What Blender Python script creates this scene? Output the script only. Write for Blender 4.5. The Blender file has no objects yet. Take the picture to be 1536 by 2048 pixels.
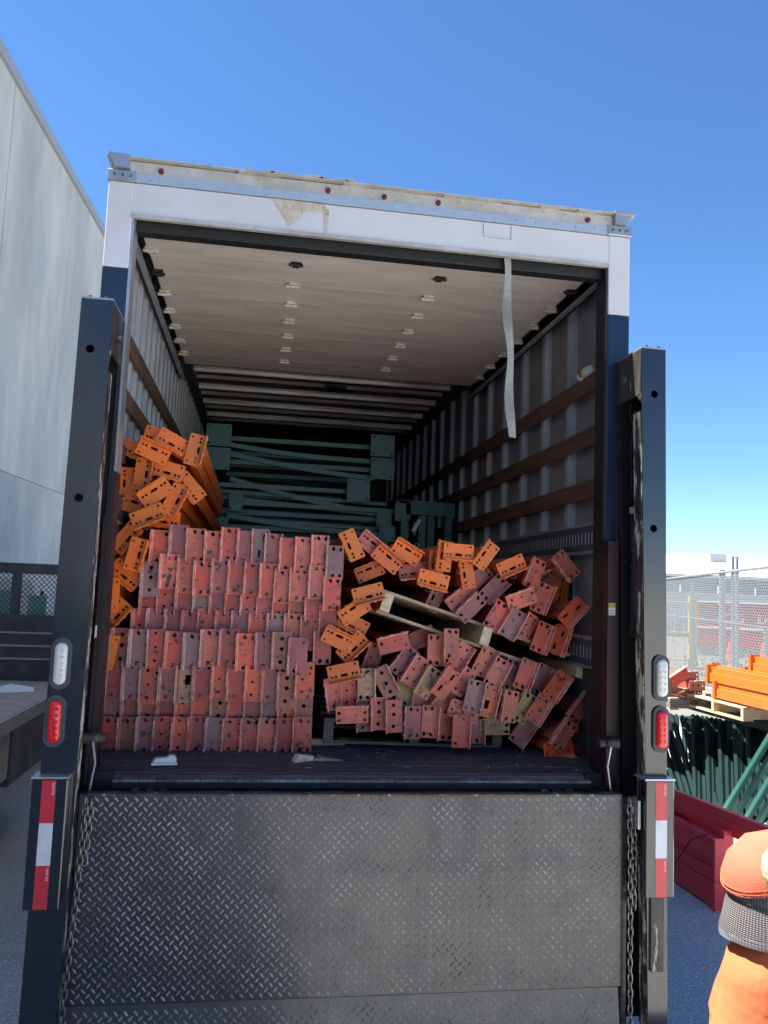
import bpy, bmesh, math, random
from mathutils import Vector, Matrix, Euler
from math import radians as RAD, pi, sin, cos
random.seed(5)
S = bpy.context.scene
COL = S.collection

# ------------------------------------------------------------------ camera, sky, sun, exposure
cam_d = bpy.data.cameras.new('camera'); cam = bpy.data.objects.new('camera', cam_d); COL.objects.link(cam)
cam_d.sensor_fit = 'HORIZONTAL'; cam_d.sensor_width = 36; cam_d.lens = 36 * 1610.15 / 1536
cam_d.clip_start = 0.05; cam_d.clip_end = 3000
_r, _u, _w = Vector((0.987182, -0.154758, 0.039002)), Vector((-0.053508, -0.090702, 0.99444)), Vector((0.150359, 0.98378, 0.09782))
cam.matrix_world = Matrix(((_r.x, _u.x, -_w.x, -0.4782), (_r.y, _u.y, -_w.y, -3.5434), (_r.z, _u.z, -_w.z, 0.7808), (0, 0, 0, 1)))
S.camera = cam
SUN = Vector((-0.507, 0.18, 1.0)).normalized()
world = bpy.data.worlds.new('World'); S.world = world; world.use_nodes = True
wn = world.node_tree; bg = wn.nodes['Background']
sky = wn.nodes.new('ShaderNodeTexSky'); sky.sky_type = 'NISHITA'; sky.sun_disc = False
sky.sun_elevation = math.asin(SUN.z); sky.sun_rotation = math.atan2(SUN.x, SUN.y)
sky.air_density = 0.75; sky.dust_density = 0.0; sky.ozone_density = 5.0; sky.altitude = 50
hs = wn.nodes.new('ShaderNodeHueSaturation'); hs.inputs['Saturation'].default_value = 1.12; hs.inputs['Value'].default_value = 1.0
wn.links.new(sky.outputs[0], hs.inputs['Color']); wn.links.new(hs.outputs[0], bg.inputs[0]); bg.inputs[1].default_value = 0.053
sd = bpy.data.lights.new('sun', 'SUN'); sd.energy = 4.0; sd.angle = RAD(0.53); sd.color = (1, 0.95, 0.87)
so = bpy.data.objects.new('sun', sd); COL.objects.link(so); so.rotation_euler = (-SUN).to_track_quat('-Z', 'Y').to_euler()
S.view_settings.view_transform = 'Standard'; S.view_settings.look = 'None'; S.view_settings.gamma = 1
S.view_settings.use_curve_mapping = False; S.view_settings.exposure = 2.25
G = -1.15   # ground level; the truck floor is z = 0

# ------------------------------------------------------------------ materials
def mat(name, col, rough=0.6, metal=0.0, col2=None, nscale=8, nmix=0.5, bump=0.0, bscale=60, spec=0.5, coat=0, stretch=None,
        spots=None, spot_scale=25, spot_th=0.62, rough2=None, objcolor=False, trans=0):
    m = bpy.data.materials.new(name); m.use_nodes = True; nt = m.node_tree; N = nt.nodes; L = nt.links
    b = N['Principled BSDF']; b.inputs['Roughness'].default_value = rough; b.inputs['Metallic'].default_value = metal
    b.inputs['Specular IOR Level'].default_value = spec; b.inputs['Coat Weight'].default_value = coat
    if trans: b.inputs['Transmission Weight'].default_value = trans
    tc = N.new('ShaderNodeTexCoord'); mp = N.new('ShaderNodeMapping'); L.new(tc.outputs['Object'], mp.inputs[0])
    oi = N.new('ShaderNodeObjectInfo')
    off = N.new('ShaderNodeVectorMath'); off.operation = 'SCALE'; off.inputs[0].default_value = (17.3, 31.7, 23.1)
    L.new(oi.outputs['Random'], off.inputs['Scale']); L.new(off.outputs[0], mp.inputs['Location'])
    if stretch: mp.inputs['Scale'].default_value = stretch
    src = None
    if objcolor: base = oi.outputs['Color']
    else:
        rgb = N.new('ShaderNodeRGB'); rgb.outputs[0].default_value = (*col, 1); base = rgb.outputs[0]
    def noise(sc, det=6, ro=0.6):
        n = N.new('ShaderNodeTexNoise'); n.inputs['Scale'].default_value = sc; n.inputs['Detail'].default_value = det
        n.inputs['Roughness'].default_value = ro; L.new(mp.outputs[0], n.inputs['Vector']); return n
    if col2 is not None:
        n = noise(nscale); cr = N.new('ShaderNodeValToRGB'); cr.color_ramp.elements[0].position = 0.35; cr.color_ramp.elements[1].position = 0.68
        cr.color_ramp.elements[0].color = (0, 0, 0, 1); cr.color_ramp.elements[1].color = (nmix, nmix, nmix, 1)
        L.new(n.outputs[0], cr.inputs[0]); mx = N.new('ShaderNodeMix'); mx.data_type = 'RGBA'
        L.new(cr.outputs[0], mx.inputs[0]); L.new(base, mx.inputs[6]); mx.inputs[7].default_value = (*col2, 1); base = mx.outputs[2]
    if spots is not None:
        n = noise(spot_scale, 8, 0.7); cr = N.new('ShaderNodeValToRGB'); cr.color_ramp.elements[0].position = spot_th; cr.color_ramp.elements[1].position = spot_th + 0.04
        L.new(n.outputs[0], cr.inputs[0]); mx = N.new('ShaderNodeMix'); mx.data_type = 'RGBA'
        L.new(cr.outputs[0], mx.inputs[0]); L.new(base, mx.inputs[6]); mx.inputs[7].default_value = (*spots, 1); base = mx.outputs[2]
    L.new(base, b.inputs['Base Color'])
    if rough2 is not None:
        n = noise(nscale * 1.7); mr = N.new('ShaderNodeMapRange'); mr.inputs['To Min'].default_value = rough; mr.inputs['To Max'].default_value = rough2
        mr.inputs['From Min'].default_value = .3; mr.inputs['From Max'].default_value = .7
        L.new(n.outputs[0], mr.inputs[0]); L.new(mr.outputs[0], b.inputs['Roughness'])
    if bump:
        n = noise(bscale, 4); bp = N.new('ShaderNodeBump'); bp.inputs['Strength'].default_value = bump; bp.inputs['Distance'].default_value = 0.01
        L.new(n.outputs[0], bp.inputs['Height']); L.new(bp.outputs[0], b.inputs['Normal'])
    return m
M = {}
M['paint'] = mat('beam_paint', (1, 1, 1), 0.38, objcolor=True, col2=(0.20, 0.10, 0.11), nscale=17, nmix=0.62, spots=(0.035, 0.03, 0.035), spot_scale=22, spot_th=0.585, bump=0.15, bscale=90)
M['paint_edge'] = mat('beam_paint_lit_edge', (1, 1, 1), 0.5, objcolor=True, col2=(0.78, 0.50, 0.42), nscale=30, nmix=0.9, spots=(0.05, 0.03, 0.03), spot_scale=60, spot_th=0.60)  # flange paint lightened for light caught on the edges; dark specks are wear
M['paint_clean'] = mat('rack_paint_orange', (1, 1, 1), 0.45, objcolor=True, col2=(0.5, 0.2, 0.12), nscale=6, nmix=0.25, spots=(0.15, .05, .03), spot_scale=40, spot_th=.74)
M['greenshade'] = mat('green_rack_paint_shaded', (0.003, 0.017, 0.015), 0.75, spec=.15, col2=(0.006, 0.024, 0.022), nscale=5, nmix=.5)  # same green rack paint, with the shade in the pile put into the colour
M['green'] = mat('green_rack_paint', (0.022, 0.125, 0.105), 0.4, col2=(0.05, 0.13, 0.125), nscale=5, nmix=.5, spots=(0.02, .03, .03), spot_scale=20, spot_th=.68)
M['black'] = mat('black_gloss_paint', (0.012, 0.013, 0.018), 0.2, col2=(0.03, 0.028, 0.03), nscale=6, nmix=.6, spots=(0.25, 0.25, 0.24), spot_scale=38, spot_th=0.76, rough2=.4, bump=.08, bscale=25)
M['mast'] = mat('mast_black_paint', (0.007, 0.008, 0.011), 0.12, coat=.35, col2=(0.014, 0.014, 0.017), nscale=3, nmix=.5, rough2=.22, spots=(0.28, 0.28, 0.27), spot_scale=26, spot_th=0.735, bump=.03, bscale=6, spec=.9)
M['blackwear'] = mat('worn_black_steel', (0.015, 0.014, 0.016), 0.38, col2=(0.10, 0.085, 0.075), nscale=9, nmix=.8, spots=(0.42, 0.40, 0.36), spot_scale=14, spot_th=0.60, stretch=(2, 2, .35), rough2=.6)
M['tread'] = mat('tread_plate_steel', (0.006, 0.007, 0.010), 0.33, metal=0.0, coat=.2, col2=(0.016, 0.015, 0.015), nscale=4, nmix=.8, rough2=.44, spots=(0.3, .29, .27), spot_scale=38, spot_th=0.675, spec=.9)
M['lug'] = mat('tread_lug_steel', (0.075, 0.075, 0.08), 0.3, col2=(0.50, 0.48, 0.45), nscale=9, nmix=.7, rough2=.45, spec=.9)
M['peeled'] = mat('peeling_black_paint', (0.02, 0.018, 0.018), 0.4, col2=(0.14, 0.12, 0.10), nscale=9, nmix=.8, spots=(0.62, 0.58, 0.50), spot_scale=9, spot_th=0.52, stretch=(3, 3, .8), rough2=.6)
M['maroon'] = mat('maroon_jamb', (0.026, 0.010, 0.013), 0.4, col2=(0.02, .012, .016), nscale=5, nmix=.7)
M['white'] = mat('white_box_paint', (0.66, 0.65, 0.66), 0.35, col2=(0.58, 0.57, 0.54), nscale=3, nmix=.6, spots=(0.35, .22, .12), spot_scale=18, spot_th=.80)
M['blue'] = mat('navy_paint', (0.013, 0.028, 0.062), 0.22, col2=(0.018, .034, .07), nscale=4, nmix=.5)
M['galv'] = mat('galvanised_strip', (0.52, 0.56, 0.58), 0.38, metal=.55, col2=(0.62, .66, .68), nscale=30, nmix=.6)
M['trim'] = mat('weathered_top_rail', (0.55, 0.54, 0.50), 0.5, col2=(0.35, .30, .22), nscale=9, nmix=.7, spots=(0.2, .16, .12), spot_scale=30, spot_th=.72, metal=.2)
M['alu'] = mat('aluminium', (0.45, 0.47, 0.50), 0.35, metal=.6, col2=(0.32, .33, .35), nscale=12, nmix=.7)
M['stud'] = mat('stud_galvanised', (0.46, 0.50, 0.54), 0.42, metal=.2, col2=(0.32, .35, .39), nscale=5, nmix=.7)
M['liner'] = mat('wall_skin', (0.29, 0.285, 0.28), 0.55, col2=(0.15, .15, .155), nscale=4, nmix=.7)
M['roof'] = mat('roof_skin', (0.05, 0.05, 0.055), 0.6, col2=(0.08, .08, .08), nscale=3, nmix=.6)
M['bow'] = mat('roof_bow_steel', (0.70, 0.68, 0.64), 0.4, metal=.3, col2=(0.22, .20, .18), nscale=5, nmix=.8, stretch=(.4, 2, 2))
M['door'] = mat('door_plywood', (0.80, 0.76, 0.68), 0.5, col2=(0.62, .56, .48), nscale=2.2, nmix=.9, stretch=(1, 5, 5), spots=(0.30, .25, .20), spot_scale=8, spot_th=.68, bump=.1, bscale=20)
M['brass'] = mat('white_painted_hinge', (0.80, 0.74, 0.64), 0.45, col2=(0.3, .24, .2), nscale=60, nmix=.8)
M['dark'] = mat('black_rubber', (0.012, 0.012, 0.013), 0.6)
M['slat'] = mat('stained_wood_slat', (0.095, 0.045, 0.032), 0.65, col2=(0.19, .115, .08), nscale=4, nmix=.7, stretch=(6, .7, 6), bump=.3, bscale=30)
M['wood'] = mat('pallet_wood', (0.66, 0.49, 0.30), 0.75, col2=(0.42, .31, .20), nscale=6, nmix=.8, stretch=(.6, 6, 6), bump=.4, bscale=40)
M['woodend'] = mat('sawn_wood_end', (0.80, 0.66, 0.44), 0.8, col2=(0.38, .28, .17), nscale=30, nmix=.7, bump=.5, bscale=60)
M['greywood'] = mat('weathered_wood', (0.20, 0.185, 0.16), 0.8, col2=(0.10, .09, .08), nscale=8, nmix=.8, stretch=(.6, 6, 6), bump=.3, bscale=40)
M['brightwood'] = mat('fresh_pallet_wood', (0.55, 0.42, 0.26), 0.75, col2=(0.42, .31, .19), nscale=5, nmix=.7, stretch=(5, .6, 5), bump=.3, bscale=40)
M['floor'] = mat('worn_truck_floor', (0.080, 0.082, 0.086), 0.45, col2=(0.036, .038, .044), nscale=5, nmix=.9, stretch=(.5, 4, 1), spots=(0.24, .14, .06), spot_scale=6, spot_th=.69, rough2=.7, bump=.5, bscale=30)
M['sill'] = mat('steel_sill', (0.03, 0.032, 0.045), 0.3, col2=(0.10, .09, .09), nscale=10, nmix=.7, spots=(.3, .18, .07), spot_scale=12, spot_th=.72, stretch=(.4, 2, 2))
M['web'] = mat('grey_webbing', (0.33, 0.34, 0.30), 0.8, col2=(0.25, .26, .22), nscale=60, nmix=.6, bump=.2, bscale=300)
M['redlens'] = mat('red_lens', (0.75, 0.008, 0.02), 0.12, coat=.6)
M['whitelens'] = mat('clear_lens', (0.62, 0.63, 0.56), 0.12, coat=.6, col2=(.8, .8, .72), nscale=40, nmix=.6)
M['grommet'] = mat('grey_grommet', (0.06, 0.065, 0.075), 0.55)
M['redtape'] = mat('red_reflective_tape', (0.60, 0.03, 0.045), 0.25, col2=(0.48, .04, .05), nscale=12, nmix=.7, coat=.3)
M['whitetape'] = mat('white_reflective_tape', (0.62, 0.66, 0.70), 0.25, col2=(0.52, .55, .60), nscale=18, nmix=.7, coat=.3)
M['ink'] = mat('white_print', (0.8, 0.72, 0.72), 0.4)
M['blackink'] = mat('black_print', (0.03, 0.03, 0.03), 0.5)
M['yellow'] = mat('yellow_paint', (0.60, 0.46, 0.06), 0.5, col2=(.5, .4, .1), nscale=20, nmix=.5)
M['sticker'] = mat('white_sticker', (0.6, 0.6, 0.6), 0.5)
M['chain'] = mat('chain_steel', (0.30, 0.28, 0.26), 0.35, metal=.8, col2=(0.05, .04, .035), nscale=80, nmix=.8)
M['asphalt'] = mat('asphalt', (0.45, 0.44, 0.425), 0.85, col2=(0.34, .335, .33), nscale=1.4, nmix=.9, spots=(0.75, .75, .74), spot_scale=70, spot_th=.54, bump=.7, bscale=130)
M['dimmed_ground'] = mat('sunlit_ground_dimmed', (0.15, 0.145, 0.13), 0.9, col2=(0.10, .105, .08), nscale=.4, nmix=.9, spots=(.22, .21, .19), spot_scale=4, spot_th=.6)  # far ground colour darkened to hold back the full sun
M['concrete'] = mat('painted_concrete', (0.56, 0.54, 0.49), 0.85, col2=(0.30, .31, .305), nscale=.55, nmix=1, bump=.35, bscale=5, spots=(0.40, .41, .405), spot_scale=1.1, spot_th=.56, stretch=(1, 1.2, .4))
M['coping'] = mat('metal_coping', (0.30, 0.32, 0.34), 0.5)
M['flat'] = mat('flatbed_steel', (0.028, 0.029, 0.033), 0.5, col2=(0.08, .08, .085), nscale=4, nmix=.8, rough2=.7)
M['deck'] = mat('flatbed_deck', (0.40, 0.36, 0.30), 0.8, col2=(0.24, .22, .20), nscale=5, nmix=.8, bump=.3, bscale=20)
M['bluegreen'] = mat('cab_glass_green', (0.25, 0.5, 0.42), 0.1, coat=.5)
M['zinc'] = mat('galvanised_fence', (0.25, 0.27, 0.285), 0.45, metal=.3)
M['redbox'] = mat('red_container_paint', (0.55, 0.02, 0.025), 0.5, col2=(.35, .04, .04), nscale=2, nmix=.5)
M['bldg'] = mat('pale_wall', (0.62, 0.62, 0.60), 0.8)
M['bldgw'] = mat('white_roof', (0.85, 0.84, 0.82), 0.7)
M['bglass'] = mat('grey_clerestory', (0.12, 0.15, 0.18), 0.3)
M['leaf'] = mat('weed_leaves', (0.09, 0.16, 0.035), 0.7)
M['redbeam'] = mat('dark_red_rack_paint', (0.85, 0.048, 0.070), 0.42, col2=(0.78, .12, .13), nscale=5, nmix=.6, spots=(.12, .02, .02), spot_scale=20, spot_th=.7)
M['sleeve'] = mat('orange_hi_vis_cloth', (0.66, 0.15, 0.055), 0.85, col2=(.58, .12, .04), nscale=10, nmix=.6, bump=.8, bscale=9)
M['hem'] = mat('grey_binding', (.16, .18, .21), .9)
M['leather'] = mat('tan_glove_leather', (0.50, 0.42, 0.28), 0.8, col2=(.38, .31, .2), nscale=14, nmix=.7, bump=.5, bscale=90)
M['salmon'] = mat('salmon_glove_cloth', (0.50, 0.13, 0.075), 0.95, col2=(.40, .10, .06), nscale=25, nmix=.6, bump=.25, bscale=500)
M['skin'] = mat('skin', (0.45, 0.26, 0.18), 0.5)
M['denim'] = mat('dark_denim', (0.04, 0.06, 0.10), 0.9, bump=.3, bscale=80)
M['boot'] = mat('brown_boot_leather', (0.10, 0.06, 0.035), 0.6)
M['hair'] = mat('dark_hair', (0.03, 0.02, 0.015), 0.7)
M['plastic'] = mat('white_wrapper', (0.72, 0.74, 0.72), 0.35, col2=(.6, .68, .6), nscale=14, nmix=.6)
M['paper'] = mat('white_paper', (0.72, 0.74, 0.76), 0.7)
# knitted mesh on the glove cuff: small dark holes in grey cloth
def knit():
    m = bpy.data.materials.new('grey_mesh_cuff'); m.use_nodes = True; N = m.node_tree.nodes; L = m.node_tree.links; b = N['Principled BSDF']
    tc = N.new('ShaderNodeTexCoord'); sp = N.new('ShaderNodeSeparateXYZ'); L.new(tc.outputs['UV'], sp.inputs[0])
    def wave(ax, k, ph):
        a = N.new('ShaderNodeMath'); a.operation = 'MULTIPLY'; a.inputs[1].default_value = k; L.new(ax, a.inputs[0])
        s = N.new('ShaderNodeMath'); s.operation = 'SINE'; L.new(a.outputs[0], s.inputs[0]); return s.outputs[0]
    add = N.new('ShaderNodeMath'); sub = N.new('ShaderNodeMath'); sub.operation = 'SUBTRACT'
    L.new(sp.outputs[0], add.inputs[0]); L.new(sp.outputs[1], add.inputs[1]); L.new(sp.outputs[0], sub.inputs[0]); L.new(sp.outputs[1], sub.inputs[1])
    mu = N.new('ShaderNodeMath'); mu.operation = 'MULTIPLY'; L.new(wave(add.outputs[0], 2 * pi, 0), mu.inputs[0]); L.new(wave(sub.outputs[0], 2 * pi, 0), mu.inputs[1])
    cr = N.new('ShaderNodeValToRGB'); cr.color_ramp.elements[0].position = .15; cr.color_ramp.elements[1].position = .35
    cr.color_ramp.elements[0].color = (.15, .14, .145, 1); cr.color_ramp.elements[1].color = (.025, .018, .02, 1)
    L.new(mu.outputs[0], cr.inputs[0]); L.new(cr.outputs[0], b.inputs['Base Color']); b.inputs['Roughness'].default_value = .9
    bp = N.new('ShaderNodeBump'); bp.invert = True; bp.inputs['Strength'].default_value = .6; bp.inputs['Distance'].default_value = .002
    L.new(mu.outputs[0], bp.inputs['Height']); L.new(bp.outputs[0], b.inputs['Normal'])
    return m
M['knit'] = knit()

# ------------------------------------------------------------------ mesh helpers
class MB:
    def __init__(s): s.v = []; s.f = []
    def box(s, x0, x1, y0, y1, z0, z1, mx=None):
        n = len(s.v); P = [(x0, y0, z0), (x1, y0, z0), (x1, y1, z0), (x0, y1, z0), (x0, y0, z1), (x1, y0, z1), (x1, y1, z1), (x0, y1, z1)]
        if mx is not None: P = [tuple(mx @ Vector(p)) for p in P]
        s.v += P; s.f += [tuple(n + i for i in q) for q in ((0, 3, 2, 1), (4, 5, 6, 7), (0, 1, 5, 4), (1, 2, 6, 5), (2, 3, 7, 6), (3, 0, 4, 7))]; return s
    def bar(s, a, b, w, h, up=(0, 0, 1)):
        a = Vector(a); b = Vector(b); d = (b - a); L_ = d.length; d.normalize(); up = Vector(up)
        if abs(d.dot(up)) > .95: up = Vector((1, 0, 0))
        x = d.cross(up).normalized(); z = x.cross(d)
        m = Matrix(((x.x, d.x, z.x, a.x), (x.y, d.y, z.y, a.y), (x.z, d.z, z.z, a.z), (0, 0, 0, 1)))
        return s.box(-w / 2, w / 2, 0, L_, -h / 2, h / 2, m)
    def tube(s, pts, r, n=8, caps=True, closed=False):
        pts = [Vector(p) for p in pts]; rs = r if isinstance(r, (list, tuple)) else [r] * len(pts); b0 = len(s.v); prev = None
        K = len(pts)
        for i, p in enumerate(pts):
            if closed: d = pts[(i + 1) % K] - pts[i - 1]
            else: d = pts[min(i + 1, K - 1)] - pts[max(i - 1, 0)]
            d.normalize()
            if prev is None:
                up = Vector((0, 0, 1)) if abs(d.z) < .9 else Vector((1, 0, 0)); x = d.cross(up).normalized()
            else: x = (prev - d * prev.dot(d)).normalized()
            prev = x; y = d.cross(x)
            for k in range(n):
                a = 2 * pi * k / n; s.v.append(tuple(p + (x * cos(a) + y * sin(a)) * rs[i]))
        for i in range(K if closed else K - 1):
            j = (i + 1) % K
            for k in range(n): s.f.append((b0 + i * n + k, b0 + i * n + (k + 1) % n, b0 + j * n + (k + 1) % n, b0 + j * n + k))
        if caps and not closed:
            s.f.append(tuple(b0 + k for k in reversed(range(n)))); s.f.append(tuple(b0 + (K - 1) * n + k for k in range(n)))
        return s
    def prism(s, prof, axis, a0, a1, caps=True):
        """profile (list of 2-tuples) swept along axis 'x','y' or 'z' """
        n = len(s.v); K = len(prof)
        for a in (a0, a1):
            for p in prof: s.v.append({'x': (a, p[0], p[1]), 'y': (p[0], a, p[1]), 'z': (p[0], p[1], a)}[axis])
        for k in range(K): s.f.append((n + k, n + (k + 1) % K, n + K + (k + 1) % K, n + K + k))
        if caps: s.f.append(tuple(n + k for k in reversed(range(K)))); s.f.append(tuple(n + K + k for k in range(K)))
        return s
    def mesh(s, name, m, smooth=False, bev=0):
        me = bpy.data.meshes.new(name); me.from_pydata(s.v, [], s.f); me.materials.append(m); me.validate()
        bm = bmesh.new(); bm.from_mesh(me); bmesh.ops.recalc_face_normals(bm, faces=bm.faces)
        if bev: bmesh.ops.bevel(bm, geom=[e for e in bm.edges if len(e.link_faces) == 2 and e.calc_face_angle(0) > .6], offset=bev, segments=1, affect='EDGES', clamp_overlap=True)
        bm.to_mesh(me); bm.free()
        if smooth:
            for p in me.polygons: p.use_smooth = True
        return me
    def build(s, name, m, parent=None, smooth=False, bev=0, **kw): return link(name, s.mesh(name, m, smooth, bev), parent, **kw)
def link(name, me, parent=None, loc=None, rot=None, **kw):
    o = bpy.data.objects.new(name, me); COL.objects.link(o)
    if parent: o.parent = parent
    if loc: o.location = loc
    if rot: o.rotation_euler = rot
    for k, v in kw.items():
        o[k] = v
    return o
def thing(name, label, cat, loc=(0, 0, 0), rot=(0, 0, 0), group=None):
    o = bpy.data.objects.new(name, None); COL.objects.link(o); o.location = loc; o.rotation_euler = rot; o.empty_display_size = .1
    o['label'] = label; o['category'] = cat
    if group: o['group'] = group
    return o
def tag(o, label, cat, group=None):
    o['label'] = label; o['category'] = cat
    if group: o['group'] = group
    return o
def text(name, body, size, m, parent, loc, rot, sx=1.0, extr=.0004):
    c = bpy.data.curves.new(name, 'FONT'); c.body = body; c.size = size; c.align_x = 'CENTER'; c.align_y = 'CENTER'; c.extrude = extr
    t = bpy.data.objects.new(name, c); COL.objects.link(t); bpy.context.view_layer.update()
    me = bpy.data.meshes.new_from_object(t.evaluated_get(bpy.context.evaluated_depsgraph_get())); bpy.data.objects.remove(t); bpy.data.curves.remove(c)
    me.materials.clear(); me.materials.append(m); o = link(name, me, parent, loc, rot); o.scale = (sx, 1, 1); return o
def circ(x, z, r, n=10, rx=None, ang=0):
    rx = rx or r; o = []
    for k in range(n):
        a = 2 * pi * k / n; u, v = rx * cos(a), r * sin(a); o.append((x + u * cos(ang) - v * sin(ang), z + u * sin(ang) + v * cos(ang)))
    return o
def slot(x, z, L_, r, ang=0, n=5):
    o = []
    for sg in (1, -1):
        for k in range(n + 1):
            a = (0 if sg == 1 else pi) + pi * k / n; u, v = r * cos(a), sg * (L_ / 2 - r) + r * sin(a); o.append((x + u * cos(ang) - v * sin(ang), z + u * sin(ang) + v * cos(ang)))
    return o
def rect(x0, x1, z0, z1): return [(x0, z0), (x1, z0), (x1, z1), (x0, z1)]
def plate(outline, holes, t, name, m, seg=None):
    """sheet in the XZ plane from y=0 to y=t with real holes"""
    bm = bmesh.new(); loops = []
    for lp in [outline] + holes:
        vs = [bm.verts.new((p[0], 0, p[1])) for p in lp]; loops.append(vs)
        for i in range(len(vs)): bm.edges.new((vs[i], vs[(i + 1) % len(vs)]))
    bmesh.ops.triangle_fill(bm, use_beauty=True, use_dissolve=False, edges=bm.edges[:])
    tri = [[v.co.copy() for v in f.verts] for f in bm.faces]; bm.free()
    s = MB(); idx = {}
    def gv(c, y):
        k = (round(c[0], 5), round(c[2], 5), y)
        if k not in idx: idx[k] = len(s.v); s.v.append((c[0], y, c[2]))
        return idx[k]
    for q in tri: s.f.append(tuple(gv(c, 0) for c in q)); s.f.append(tuple(gv(c, t) for c in reversed(q)))
    for lp in [outline] + holes:
        for i in range(len(lp)):
            a = lp[i]; b = lp[(i + 1) % len(lp)]; A = (a[0], 0, a[1]); B = (b[0], 0, b[1])
            s.f.append((gv(A, 0), gv(B, 0), gv(B, t), gv(A, t)))
    return s.mesh(name, m)

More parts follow.
